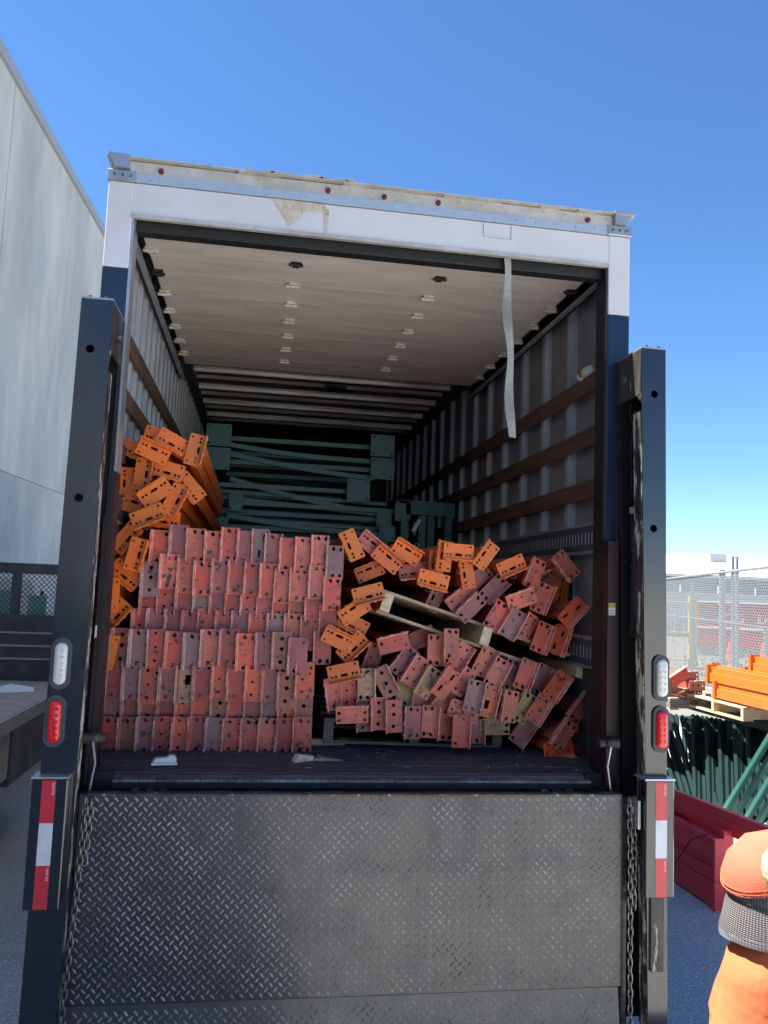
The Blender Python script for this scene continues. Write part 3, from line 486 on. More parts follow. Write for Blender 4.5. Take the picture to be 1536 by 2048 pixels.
# corner posts (white above, navy below)
for sx in (-1, 1):
    a, b = sorted((sx * WI, sx * WO))
    P_(MB().box(a, b, 0, .12, HC, 2.535), 'corner_post', M['white'], bev=.004)
    P_(MB().box(a, b, 0, .12, -.35, HC - .002), 'corner_post', M['blue'], bev=.004)
    P_(MB().box(*sorted((sx * (WI - .012), sx * WI)), .005, .11, 0, HC - .9), 'door_jamb', M['maroon'] if sx < 0 else M['dark']); P_(MB().box(*sorted((sx * (WI - .012), sx * WI)), .005, .11, HC - .898, HO), 'door_jamb', M['dark'] if sx > 0 else M['alu'])
hd = P_(MB().box(-WI - .002, WI + .002, .001, .045, HO, 2.535), 'header', M['white'], bev=.003)
P_(MB().box(-WI, WI, -.006, .012, HO - .012, HO + .006), 'header_lip', M['trim'])
# rust scar and pasted patch on the header
rs = MB(); rs.v = [(x, -.0015, z) for x, z in ((-.51, 2.535), (-.27, 2.532), (-.245, 2.50), (-.25, 2.40), (-.262, 2.40), (-.268, 2.495), (-.36, 2.487), (-.375, 2.45), (-.43, 2.41), (-.44, 2.44))]; rs.f = [tuple(range(10))]
P_(rs, 'rust_scar', mat('peeled_paint', (0.62, .59, .50), .7, col2=(0.45, .30, .17), nscale=26, nmix=.8, spots=(.2, .07, .03), spot_scale=30, spot_th=.6))
pt = MB(); [pt.box(*q) for q in ((.485, .487, -.003, .001, 2.462, 2.527), (.620, .622, -.003, .001, 2.462, 2.527), (.485, .622, -.003, .001, 2.460, 2.462))]
P_(pt, 'patch_outline', M['galv'])
P_(MB().box(-1.11, 1.11, -.006, .1, 2.537, 2.577), 'galvanised_strip', M['galv'])
P_(MB().box(-1.15, 1.15, -.002, .1, 2.579, 2.632), 'top_rail', M['trim'])
fl = MB(); K = 26
for i in range(K):   # dented lip of the roof skin
    x0 = -1.23 + 2.46 * i / K; x1 = -1.23 + 2.46 * (i + 1) / K; d0 = random.uniform(-.004, .004); fl.box(x0, x1, -.03 + d0, .12, 2.634 + d0, 2.640 + d0)
P_(fl, 'roof_lip', M['trim'])
sc = MB()
for i in range(9):
    x = -.62 + i * .055 + random.uniform(-.02, .02); sc = MB(); sc.prism([(x, 2.6405), (x + .05, 2.6405), (x + .035, 2.644 + .006 * (i % 3)), (x + .01, 2.646)], 'y', -.034, -.02); P_(sc, 'torn_edge', M['trim'])
for i in range(22): P_(MB().tube([(-1.04 + i * .099, -.012, 2.556), (-1.04 + i * .099, -.006, 2.556)], .005, 6), 'rivet', M['galv'])
for i in range(22): P_(MB().tube([(-1.09 + i * .104, -.006, 2.615), (-1.09 + i * .104, -.002, 2.615)], .006, 6), 'rivet', M['trim'])
for x in (-.999, -.255, .006, .262, 1.0):
    P_(MB().tube([(x, -.014, 2.598), (x, -.002, 2.598)], [.011, .013], 12), 'marker_light', mat('marker_red', (.16, .02, .02), .3))
for sx in (-1, 1):
    cp = P_(MB().box(*sorted((sx * 1.10, sx * 1.226)), -.012, .08, 2.535, 2.585), 'corner_bracket', M['alu'], bev=.004)
    for i in range(3): MB().tube([(sx * (1.125 + i * .035), -.018, 2.56), (sx * (1.125 + i * .035), -.012, 2.56)], .006, 6).build('bolt', M['chain'], cp)
    P_(MB().prism([(sx * 1.13, 2.587), (sx * 1.19, 2.587), (sx * 1.226, 2.65), (sx * 1.13, 2.65)], 'y', -.03, .1), 'corner_cap', M['alu'])
# box skin: side walls, roof, front wall
for sx in (-1, 1): P_(MB().box(*sorted((sx * 1.205, sx * 1.218)), .12, LEN, -.02, 2.6), 'side_wall', M['liner'] if sx > 0 else mat('side_skin_left', (.30, .31, .32), .5, col2=(.2, .2, .22), nscale=4))
P_(MB().box(-1.218, 1.218, .12, LEN, 2.602, 2.62), 'roof', M['roof'])
P_(MB().box(-1.218, 1.218, LEN, LEN + .03, -.02, 2.62), 'front_wall', M['roof'])
# studs with a hat section
ms = {}
for sx in (-1, 1):
    s_ = MB(); X0, X1 = sx * 1.204, sx * 1.172
    s_.box(*sorted((X0, X1)), -.024, .024, 0.05, 2.52); s_.box(*sorted((X0, sx * 1.200)), -.05, -.025, 0.05, 2.52); s_.box(*sorted((X0, sx * 1.200)), .025, .05, .05, 2.52)
    me = s_.mesh('wall_stud', M['stud'])
    for i in range(18):
        o = link('wall_stud', me, tr); o.location = OFF + Vector((0, .24 + .405 * i, 0))
    if sx < 0:
        for i in range(18):
            o = link('wall_stud', me, tr); o.location = OFF + Vector((.0, .24 + .2 + .405 * i, 0))
    P_(MB().box(*sorted((sx * 1.203, sx * 1.10)), .13, LEN, 2.53, 2.60), 'top_rail_inner', M['roof'])
    # door track: two lips running along the roof side
    P_(MB().box(*sorted((sx * 1.150, sx * 1.165)), .13, 2.75, 2.36, 2.45), 'door_track', M['dark'])
    P_(MB().box(*sorted((sx * 1.120, sx * 1.1495)), .13, 2.75, 2.36, 2.368), 'door_track', M['alu'])
    P_(MB().box(*sorted((sx * 1.140, sx * 1.165)), .122, .16, 0.0, 2.36), 'door_track', M['dark'])
# wooden slats on the walls
for z in (1.885, 1.605, 1.335): P_(MB().box(1.150, 1.171, .17, 7.2, z - .045, z + .045), 'wooden_slat', M['slat'])
for z in (1.93, 1.66, 1.39): P_(MB().box(-1.171, -1.150, .17, 7.2, z - .042, z + .042), 'wooden_slat', M['slat'])
# slotted logistic tracks
def etrack(sx, zc):
    H = .060
    holes = [[(y, zz) for y, zz in rect(y0, y0 + .018, zc - .030, zc + .030)] for y0 in [.19 + .042 * i for i in range(58)]]
    me = plate(rect(.17, 2.66, zc - H, zc + H), holes, .003, 'slotted_track', mat('track_grey', (.075, .08, .10), .4, col2=(.05, .055, .07)))
    o = link('slotted_track', me, tr); o.rotation_euler = (0, 0, pi / 2 if sx > 0 else pi / 2); o.location = OFF + Vector((sx * 1.150 + (.0005 if sx > 0 else 0) + (.003 if sx < 0 else 0), 0, 0))
    b = MB()
    for i in range(58): b.box(*sorted((sx * 1.1512, sx * 1.1535)), .19 + .042 * i, .19 + .042 * i + .018, zc - .03, zc + .03)
    P_(b, 'track_backing', M['sticker'])
    P_(MB().box(*sorted((sx * 1.148, sx * 1.171)), .17, 7.2, zc + H + .003, zc + H + .018), 'track_lip', M['liner'])
    P_(MB().box(*sorted((sx * 1.148, sx * 1.171)), .17, 7.2, zc - H - .018, zc - H - .003), 'track_lip', M['liner'])
    P_(MB().box(*sorted((sx * 1.152, sx * 1.171)), 2.67, 7.2, zc - H, zc + H), 'track_far_part', M['liner'])
for sx, zc in ((1, 1.085), (1, .52), (-1, 1.13), (-1, .52)): etrack(sx, zc)
P_(MB().box(1.176, 1.20, .6, 7.2, .6, 1.0), 'lower_liner', M['maroon']); P_(MB().box(1.176, 1.20, .15, 7.2, .02, .43), 'lower_liner', M['roof'])
# roof bows
for i in range(8):
    y = .35 + .6 * i + .5
    b = MB(); n = 24
    prof = [(-.045, 0), (-.045, -.012), (-.028, -.014), (-.018, -.042), (.018, -.042), (.028, -.014), (.045, -.012), (.045, 0)]
    b.prism([(y + p[0], 2.60 + p[1]) for p in prof], 'x', -1.10, 1.10)
    P_(b, 'roof_bow', M['bow'])
    b = MB(); b.prism([(y + .3 + p[0] * 1.0, 2.60 + p[1] * .5) for p in prof], 'x', -1.10, 1.10); P_(b, 'roof_bow', M['bow'])
for yy in (3.42, 6.0): P_(MB().box(.02, .20, yy - .07, yy + .07, 2.535, 2.556), 'dome_light', M['dark'])
# rolled up door lying under the roof: eight panels, hinges and rollers
dz = 2.42; drm = thing
for i in range(8):
    y0 = .12 + .3 * i; zoff = -.012 if i == 0 else 0
    pn = P_(MB().box(-1.10, 1.10, y0 + .0025, y0 + .2975, dz + zoff, dz + .018 + zoff), 'door_panel', M['door'])
for i in range(8):
    y = .12 + .3 * i + (.17 if i == 0 else 0.0)
    if i == 0: continue
    for x in (-1.085, -.372, .372, 1.085):
        dk = (i == 1 and abs(x) < 1) or (i == 2 and x < -1) or (i == 1 and x > 1)
        hm = M['dark'] if dk else M['brass']
        h_ = P_(MB().box(x - .028, x + .028, y - .034, y - .005, dz - .016, dz - .001), 'door_hinge', hm, bev=.003)
        MB().box(x - .018, x + .018, y - .004, y + .034, dz - .018, dz - .001).tube([(x - .036, y - .004, dz - .018), (x + .036, y - .004, dz - .018)], .009, 8).build('hinge_leaf', hm, h_)
        if abs(x) > 1: MB().tube([(x, y - .004, dz - .012), (x + math.copysign(.055, x), y - .004, dz - .012)], .006, 6).tube([(x + math.copysign(.04, x), y - .004, dz - .012), (x + math.copysign(.055, x), y - .004, dz - .012)], .02, 10).build('roller', M['dark'], h_)
P_(MB().box(-1.10, 1.10, .050, .122, dz - .082, dz + .10), 'door_bottom_seal', M['dark'], bev=.006)
P_(MB().box(-1.09, 1.09, .123, .15, dz - .05, dz - .014), 'door_bottom_rail', M['blackwear'])
# pull strap
st = MB(); pp = []
for i in range(25):
    t = i / 24; pp.append((.612 + .045 * t + .006 * sin(t * 14), max(.034, .036 + .004 * sin(t * 9)), 2.425 - .905 * t))
for i in range(24):
    a, b = pp[i], pp[i + 1]; n = len(st.v); tw = .012 * sin(i * .55); tw2 = .012 * sin((i + 1) * .55)
    st.v += [(a[0] - .019, a[1] - tw, a[2]), (a[0] + .019, a[1] + tw, a[2]), (b[0] + .019, b[1] + tw2, b[2]), (b[0] - .019, b[1] - tw2, b[2])]
    st.v += [(x, y + .003, z) for x, y, z in st.v[n:n + 4]]
    st.f += [(n, n + 1, n + 2, n + 3), (n + 7, n + 6, n + 5, n + 4), (n, n + 3, n + 7, n + 4), (n + 1, n + 5, n + 6, n + 2)]
P_(st, 'pull_strap', M['web'], smooth=False)
# floor, boards running across the sill
FLB = [0.005, .055, .095, .13, .9, 2.2, 4.0, 7.38]
for a, b in zip(FLB[:-1], FLB[1:]): P_(MB().box(-1.2, 1.2, a + .002, b - .002, -.06, 0.0 if b > .14 else random.choice((-.004, -.002, -.006))), 'floor_board', M['floor'])
P_(MB().box(-1.19, 1.19, -.012, .002, -.095, -.012), 'rear_sill', M['sill'])
nose = MB()
for i in range(58): nose.box(-1.02 + i * .0355, -1.02 + i * .0355 + .033, -.05, -.0125, -.034, -.026)
P_(nose, 'ribbed_nosing', M['lug'], kind='stuff')
P_(MB().box(-1.02, 1.04, -.05, -.0125, -.060, -.0345), 'nosing_bar', M['dark'])
P_(MB().tube([(-.83, -.10, -.088), (.83, -.10, -.088)], .017, 12), 'torsion_tube', M['sill'], smooth=True)
P_(MB().tube([(-.83, -.125, -.105), (.83, -.125, -.105)], .012, 12), 'torsion_tube', M['sill'], smooth=True)
for sx in (-1, 1):
    for k in range(3):
        x = sx * (.92 - .055 * k); P_(MB().box(x - .018, x + .018, -.15, -.06, -.13, -.052), 'hinge_knuckle', M['blackwear'], bev=.008)
    P_(MB().box(*sorted((sx * .98, sx * 1.1)), -.15, -.02, -.13, -.085), 'hinge_base', M['blackwear'])
    P_(MB().box(*sorted((sx * 1.02, sx * 1.11)), -.02, .004, -.35, 0.0), 'sill_end', M['dark'])
P_(MB().box(-1.1, 1.1, .02, .10, -.5, -.097), 'under_beam', M['dark'])
MB_ = None
# chassis seen from the side steps
P_(MB().box(-.45, -.35, .2, 9.4, -.35, -.07), 'chassis_rail', M['dark']); P_(MB().box(.35, .45, .2, 9.4, -.35, -.07), 'chassis_rail', M['dark'])
def wheel(x, y, side):
    w_ = MB().tube([(x, y, G + .48), (x + side * .26, y, G + .48)], .48, 28).build('wheel', M['dark'], tr); w_.location = OFF
    MB().tube([(x + side * .262, y, G + .48), (x + side * .275, y, G + .48)], .27, 20).build('rim', M['alu'], w_)
for x, s_ in ((-1.15, 1), (1.15, -1)): wheel(x, 5.3, s_); wheel(x, 9.3, s_)
cb = P_(MB().prism([(7.9, -.1), (10.2, -.1), (10.3, .55), (9.7, .8), (9.3, 1.7), (7.9, 1.75)], 'x', -1.05, 1.05), 'cab', M['white'])
# --- tail lift: two masts
def mast(sx):
    xi, xo = sx * 1.150, sx * 1.258
    if sx < 0: xi, xo = -1.128, -1.246
    a, b = sorted((xi, xo)); cx = (a + b) / 2
    # front face with round holes, real
    hz = (1.70, 1.10)
    hx = -1.19 if sx < 0 else 1.222
    out = [(a, G + .02), (b, G + .02), (b, 1.905), (a, 1.905)]
    if sx < 0: out = [(-1.128 - .0, G + .02)] and [(-1.262, G + .08), (-1.128, G + .08), (-1.113, 1.905), (-1.238, 1.905)]
    else: out = [(1.213, G + .08), (1.298, G + .08), (1.274, 1.905), (1.159, 1.905)]
    holes = [circ(hx, z, .017, 14) for z in hz]
    f = link('mast_face', plate(out, holes, .006, 'mast_face', M['mast']), tr, OFF + Vector((0, -.25, 0)))
    ox, ix_t, ix_b = (out[3][0] if sx < 0 else out[2][0]), (out[2][0] if sx < 0 else out[3][0]), (out[1][0] if sx < 0 else out[0][0])
    ob = out[0][0] if sx < 0 else out[1][0]
    # outer side plate
    o_ = MB(); t = .006 * (-sx)
    def quadplate(xb, xt, y0, y1, z0, z1, th, nm, m, parent=None, bev=0):
        q = MB(); q.v = [(xb, y0, z0), (xb, y1, z0), (xt, y1, z1), (xt, y0, z1), (xb + th, y0, z0), (xb + th, y1, z0), (xt + th, y1, z1), (xt + th, y0, z1)]
        q.f = [(0, 1, 2, 3), (7, 6, 5, 4), (0, 4, 5, 1), (1, 5, 6, 2), (2, 6, 7, 3), (3, 7, 4, 0)]; return P_(q, nm, m, parent, bev=bev)
    quadplate(ob, ox, -.244, -.002, G + .08, 1.905, t, 'mast_side', M['mast'])
    # inner front return (the worn wearing edge) and rear return, the channel is open between
    quadplate(ix_b, ix_t, -.244, -.175, G + .08, 1.62, .006 * sx, 'mast_return', M['peeled'])
    quadplate(ix_b, ix_t, -.244, -.205, 1.62, 1.70, .006 * sx, 'mast_return', M['peeled'])
    quadplate(ix_t - .001 * sx, ix_t, -.244, -.004, 1.70, 1.905, .008 * sx, 'mast_cheek', M['blackwear'])
    quadplate(ix_b, ix_t, -.035, -.004, G + .08, 1.72, .006 * sx, 'mast_rear_return', M['dark'])
    P_(MB().box(*sorted((ix_t - .004 * sx, ob)), -.003, .0, G + .1, 1.90), 'mast_back', M['dark'])
    cxp = P_(MB().box(*sorted((ix_t, ox)), -.252, -.002, 1.906, 1.914), 'mast_cap', M['alu'])
    for q in (.25, .75): MB().tube([(ix_t + (ox - ix_t) * q, -.24, 1.914), (ix_t + (ox - ix_t) * q, -.24, 1.923)], .007, 6).build('cap_bolt', M['chain'], cxp)
    # hydraulic cylinder and hose inside the channel
    xm = (ix_t + ox) / 2
    P_(MB().tube([(xm + .004 * sx, -.11, .62), (xm, -.11, 1.18)], .034, 14), 'hydraulic_cylinder', M['black'], smooth=True)
    P_(MB().tube([(xm + .004 * sx, -.11, 1.18), (xm, -.11, 1.21)], .040, 14), 'cylinder_collar', M['alu'])
    P_(MB().tube([(xm, -.11, 1.21), (xm, -.11, 1.66)], .020, 12), 'cylinder_rod', M['blackwear'], smooth=True)
    P_(MB().tube([(ix_t - .004 * sx, -.10, 1.80), (ix_t - .016 * sx, -.10, 1.80)], .022, 12), 'pivot_bolt', M['chain'])
    P_(MB().tube([(xm, -.07, 1.75), (xm - .02 * sx, -.06, 1.66), (xm, -.06, 1.6), (xm - .01 * sx, -.06, 1.5), (xm, -.05, 1.2)], .006, 6), 'hydraulic_hose', M['dark'], smooth=True)
    # jamb plate between box and channel (maroon, with label)
    P_(MB().box(*sorted((1.100 if sx > 0 else -1.119, sx * 1.150 if sx > 0 else -1.1275)), -.06, -.002, -.05, 1.05), 'jamb_plate', M['maroon'])
    # lamps
    lx = (-1.207 if sx < 0 else 1.257)
    for z, m in ((.457, 'whitelens'), (.240, 'redlens')):
        gx = lx + (-.006 if z < .3 and sx < 0 else 0)
        gr = link('lamp_grommet', plate(slot(gx, z, .196, .038 if sx < 0 else .036, 0, 10), [slot(gx, z, .160, .0235, 0, 10)], .012, 'lamp_grommet', M['grommet']), tr, OFF + Vector((0, -.262, 0)))
        ln = MB(); N_ = 10; prof = slot(0, 0, .160, .0235, 0, N_); c0 = len(ln.v)
        rings = [(1, -.262), (1, -.270), (.86, -.277), (.5, -.280)]
        for k, (sc_, y) in enumerate(rings):
            for p in prof:
                zz = p[1]; zc = max(-.0565, min(.0565, zz)); ln.v.append((gx + p[0] * sc_, y, z + zc + (zz - zc) * sc_))
        n = len(prof)
        for k in range(len(rings) - 1):
            for j in range(n): ln.f.append((k * n + j, k * n + (j + 1) % n, (k + 1) * n + (j + 1) % n, (k + 1) * n + j))
        ln.f.append(tuple((len(rings) - 1) * n + j for j in range(n)))
        lo = P_(ln, 'tail_lamp' if m == 'redlens' else 'reverse_lamp', M[m], smooth=True)
        for r in range(5):
            for c in (-1, 1):
                b = MB().tube([(gx + c * .009, -.279, z - .048 + r * .024), (gx + c * .009, -.2825, z - .048 + r * .024)], [.0075, .004], 8).build('led_dome', M[m], lo)
    # reflector box
    bx = sorted((-1.268, -1.140)) if sx < 0 else (1.169, 1.297)
    rb = P_(MB().box(bx[0], bx[1], -.30, -.252, -.438, .034), 'reflector_box', M['mast'], bev=.004)
    MB().box(bx[0] - .003, bx[1] + .003, -.303, -.20, .0345, .042).build('box_lip', M['alu'], rb)
    tx = -1.206 if sx < 0 else 1.2385
    for z0, z1, m in ((.030, -.126, 'redtape'), (-.126, -.278, 'whitetape'), (-.278, -.434, 'redtape')):
        tp = MB().box(tx - .025, tx + .025, -.3012, -.3002, z1, z0).build('reflective_tape', M[m], rb)
        if m == 'redtape': text('tape_print', 'DOT-C2', .012, M['ink'], tp, (tx + .016, -.3017, z0 - .032), (pi / 2, pi / 2, 0))
    # lower slide
    if sx > 0:
        P_(MB().box(1.216, 1.272, -.262, -.25, -.745, -.44), 'lift_slide', M['blackwear'])
    # latch at floor height with its lever
    lt = P_(MB().box(*sorted((sx * 1.145, sx * 1.075)), -.12, -.07, .13, .17), 'door_latch', M['blackwear'], bev=.008)
    MB().tube([(sx * 1.075, -.095, .15), (sx * 1.05, -.095, .15)], .018, 10).build('latch_bolt', M['blackwear'], lt)
    MB().bar((sx * 1.09, -.13, .14), (sx * 1.075, -.13, .06), .012, .006).bar((sx * 1.075, -.13, .06), (sx * 1.092, -.13, -.06), .009, .006).build('latch_lever', M['alu'], lt)
    # lift arm bracket beside the platform
    P_(MB().box(*sorted((sx * 1.118, sx * 1.14)), -.19, -.03, -1.05, -.06), 'lift_runner', M['black'])
    ab = P_(MB().box(*sorted((sx * 1.15, sx * 1.162)), -.27, -.20, -.17, -.055), 'chain_bracket', M['alu'])
mast(-1); mast(1)
# stickers on the jambs
sk = P_(MB().box(1.104, 1.136, -.0615, -.0605, .712, .768), 'caution_sticker', M['sticker']); MB().box(1.104, 1.136, -.0625, -.0616, .745, .768).build('sticker_head', M['yellow'], sk)
text('sticker_print', 'CAUTION', .0075, M['blackink'], sk, (1.120, -.063, .757), (pi / 2, 0, 0), .85)
for i, w_ in enumerate((.024, .020, .024)): MB().box(1.107, 1.107 + w_, -.062, -.0616, .733 - i * .008, .735 - i * .008).build('print_line', M['blackink'], sk)
P_(MB().box(-1.1272, -1.1192, -.0615, -.0605, .545, .595), 'jamb_sticker', M['sticker'])
# folded platform with raised tread lugs
pl = P_(MB().box(-1.112, 1.112, -.200, -.165, -.825, -.052), 'platform', M['tread'])
pl.location = OFF
MB().box(-1.112, 1.112, -.2035, -.160, -.0515, -.044).build('platform_edge', M['blackwear'], pl)
lf = P_(MB().box(-1.10, 1.10, -.0175, .0175, -.36, 0, Matrix.Translation((0, -.183, -.830)) @ Matrix.Rotation(RAD(-8), 4, 'X')), 'platform_flap', M['tread'])
def lugs(w, h, px=.0372, pz=.0186):
    mb = MB(); nx = int(w / px); nz = int(h / pz)
    for j in range(nz):
        for i in range(nx * 1):
            for q in (0,):
                x = -w / 2 + (i + .5) * px + (px / 2 if j % 2 else 0); z = -h + (j + .5) * pz
                if x > w / 2 - .01: continue
                a = RAD(42 if j % 2 else -42); L_, W_, H_ = .0135, .0040, .0022; n = len(mb.v)
                dx, dz = sin(a), cos(a); nx_, nz_ = cos(a), -sin(a)
                pts = [(L_, 0), (L_ * .35, W_), (-L_ * .35, W_), (-L_, 0), (-L_ * .35, -W_), (L_ * .35, -W_)]
                for l_, w2 in pts: mb.v.append((x + dx * l_ + nx_ * w2, 0, z + dz * l_ + nz_ * w2))
                for l_ in (.55, -.55): mb.v.append((x + dx * L_ * l_, -H_, z + dz * L_ * l_))
                mb.f += [(n, n + 1, n + 6), (n + 1, n + 2, n + 7, n + 6), (n + 2, n + 3, n + 7), (n + 3, n + 4, n + 7), (n + 4, n + 5, n + 6, n + 7), (n + 5, n, n + 6)]
    return mb
lm = lugs(2.21, .765).build('tread_lugs', M['lug'], pl, kind='stuff'); lm.location = (0, -.2002, -.054)
lm2 = lugs(2.18, .33).build('tread_lugs', M['lug'], lf, kind='stuff'); lm2.matrix_local = Matrix.Translation((0, -.183, -.830)) @ Matrix.Rotation(RAD(-8), 4, 'X') @ Matrix.Translation((0, -.0177, -.006))
# chains
lk = MB(); path = []
for k in range(12):
    a = 2 * pi * k / 12; path.append((.0095 * cos(a), 0, .0115 * (1 if sin(a) >= 0 else -1) * (1 if abs(sin(a)) > .01 else 0) + .0095 * sin(a)))
lk.tube(path, .0036, 6, closed=True); lkm = lk.mesh('chain_link', M['chain'], smooth=True)
def chain(name, label, pts):
    t = thing(name, label, 'chain', pts[0], group='safety chains of the tail lift'); d = 0; pts = [Vector(p) for p in pts]; i = 0
    for a, b in zip(pts[:-1], pts[1:]):
        n = int((b - a).length / .0295)
        for k in range(n):
            p = a.lerp(b, (k + .5) / n); o = link('chain_link', lkm, t, p - pts[0] + Vector((random.uniform(-.001, .001), 0, 0)), ((b - a).to_track_quat('Z', 'Y').to_matrix().to_euler()))
            o.rotation_euler = (Euler(o.rotation_euler).to_matrix() @ Matrix.Rotation((pi / 2 if i % 2 else 0) + random.uniform(-.25, .25), 3, 'Z')).to_euler(); i += 1
    return t
chain('lift_chain', 'steel chain hanging at the left edge of the tail lift platform, outer strand', [(-1.080, -.235, -.05), (-1.094, -.235, -.45), (-1.108, -.235, -.75), (-1.125, -.235, -1.1)])
chain('lift_chain', 'short doubled inner strand of chain at the left platform edge', [(-1.062, -.225, -.06), (-1.072, -.225, -.30)])
chain('lift_chain', 'steel chain hanging at the right edge of the tail lift platform, inner strand', [(1.130, -.235, -.05), (1.137, -.235, -.58), (1.140, -.235, -1.1)])
chain('lift_chain', 'steel chain hanging at the right platform edge, outer strand nearest the mast', [(1.152, -.235, -.05), (1.154, -.235, -.50)])
chain('lift_chain', 'loose lower chain coil at the left foot of the platform', [(-1.095, -.24, -.86), (-1.12, -.24, -1.0), (-1.10, -.24, -1.12)])

# ------------------------------------------------------------------ rack beams
PW, PH, PT = .080, .158, .005
rr = .017
def outl(round_side):
    w, h = PW / 2, PH / 2
    if not round_side: return [(-w, -h), (w - .003, -h), (w, -h + .003), (w, h - .003), (w - .003, h), (-w, h)]
    o = [(-w, -h)]
    for c, a0 in (((w - rr, -h + rr), -pi / 2), ((w - rr, h - rr), 0)):
        for k in range(5): a = a0 + pi / 2 * k / 4; o.append((c[0] + rr * cos(a), c[1] + rr * sin(a)))
    return o + [(-w, h)]
HX, HZ = .024, .063
KH = {
 'A': (0, [slot(-.010, HZ, .021, .0073, .6), slot(HX, HZ - .002, .021, .0073, 0), slot(-.010, -HZ, .021, .0073, -.6), slot(HX, -HZ, .021, .0073, 0)] + [circ(-.033, z_, .0024, 5) for z_ in (.055, .018, -.02, -.056)]),
 'B': (1, [circ(-.014, HZ, .0068), circ(HX, HZ - .010, .0058), circ(-.012, .004, .0055), circ(HX, -.046, .0055), circ(-.014, -HZ + .012, .0066), circ(.020, .028, .0042)]),
 'C': (0, [circ(-.016, .061, .0066), circ(-.016, .042, .0066), slot(-.016, 0, .038, .0066), circ(-.016, -.042, .0066), circ(-.016, -.061, .0066), circ(.027, .061, .0060), circ(.027, -.061, .0060)]),
 'D': (0, [circ(-.002, .052, .009, 10), circ(-.002, .008, .009, 10), circ(-.006, -.048, .009, 10)]),
 'E': (0, [rect(-.006, .016, -.004, .038), circ(HX, .060, .007), circ(-.014, -.060, .006), circ(HX, -.064, .006)]),
 'F': (0, [circ(.022, .060, .0085), circ(-.012, -.060, .0085)]),
 'G': (1, [slot(.012, .040, .036, .006, -.1), slot(-.010, -.036, .036, .006, -.1), circ(.026, -.064, .005), circ(.026, .066, .005)]),
}
PLM = {k: plate(outl(v[0]), v[1], PT, 'connector_plate', M['paint']) for k, v in KH.items()}
def flange_mesh(m, hooks):
    s = MB(); h = PH / 2; x = -PW / 2
    s.box(x - .0055, x - .0002, -.034, PT, -h, h)
    s.prism([(x - .0002, -.006), (x + .006, -.0004), (x - .0002, -.0004)], 'z', -h, h)      # inside of the bend
    for z in hooks:
        s.prism([(x - .005, z - .008), (x - .005, z + .008), (x - .010, z + .001), (x - .010, z - .008)], 'y', -.022, -.018)
        s.box(x - .0002, x + .0016, -.026, -.014, z - .009, z + .009)
    return s.mesh('flange', m)
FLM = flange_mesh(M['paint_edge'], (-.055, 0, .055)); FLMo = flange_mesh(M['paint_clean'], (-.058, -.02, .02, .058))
PLMo = {k: plate(outl(v[0]), v[1], PT, 'connector_plate', M['paint_clean']) for k, v in KH.items() if k in 'CFA'}
def rail_mesh(L_, m, zs=.050, fz=1):
    s = MB(); s.prism([(x_, fz * z_) for x_, z_ in ((-.028, -zs), (.024, -zs), (.024, zs), (-.012, zs), (-.012, .012), (-.028, .012))], 'y', PT + .0005, L_, caps=False)
    return s.mesh('rail', m)
RLM = rail_mesh(2.45, M['paint']); RLMo = rail_mesh(2.45, M['paint_clean'], .062)
wm = MB(); wp = [(-.048, -.012, .03), (-.058, -.02, .034), (-.066, -.03, .022), (-.060, -.038, .010), (-.046, -.034, .012)]
wm.tube(wp, .0011, 5); WIRE = wm.mesh('safety_clip', M['alu'])
def mcol(c):
    k_ = random.uniform(.72, 1.08); j = lambda v: max(.005, v * k_ * random.uniform(.92, 1.08))
    b = {'R': (.74, .095, .045), 'P': (.46, .110, .105), 'S': (.78, .170, .090), 'G': (.36, .185, .165), 'B': (.44, .125, .055), 'O': (.92, .130, .030), 'D': (.50, .055, .034),
         'T': (.74, .400, .190), 'C': (.92, .195, .014), 'V': (.46, .330, .090)}[c]
    return (j(b[0]), j(b[1]), j(b[2]), 1)
CN = {'R': 'red', 'P': 'purplish red', 'S': 'salmon', 'G': 'greyed', 'B': 'brown', 'O': 'bright orange-red', 'D': 'dark red', 'T': 'tan', 'C': 'orange', 'V': 'olive'}
HN = {'A': 'four slots', 'B': 'small round holes', 'C': 'slotted holes', 'D': 'three holes', 'E': 'a square hole', 'F': 'two holes', 'G': 'two long slots'}
ORD = ['first', 'second', 'third', 'fourth', 'fifth', 'sixth', 'seventh', 'eighth', 'ninth', 'tenth', 'eleventh', 'twelfth', 'thirteenth', 'fourteenth', 'fifteenth', 'sixteenth', 'seventeenth', 'eighteenth', 'nineteenth', 'twentieth']
ZONE = {'crown': 'crowning the right heap', 'upper': 'above the tilted pallet', 'tumble': 'between stack and right heap', 'under': 'under the tilted pallet',
        'base': 'at right heap foot', 'corner': 'in the slumped right corner', 'left_upper': 'high in the left column', 'left_lower': 'low in the left column'}
GRP = {'crown': 'beams crowning the right heap', 'upper': 'beams above the tilted pallet', 'tumble': 'orange beams between stack and heap', 'under': 'beams under the tilted pallet',
       'base': 'beams at the foot of the right heap', 'corner': 'beams in the right corner', 'left_upper': 'orange beams along the left wall', 'left_lower': 'orange beams along the left wall'}
from collections import defaultdict
cnt = defaultdict(list)
for i, b in enumerate(BEAMS):
    cnt[(b[0], b[5], b[6]) if not b[0].startswith('stack') else (b[0],)].append(i)
rank = {}
for k, v in cnt.items():
    v.sort(key=lambda i: BEAMS[i][1])
    for n, i in enumerate(v): rank[i] = (n, len(v))
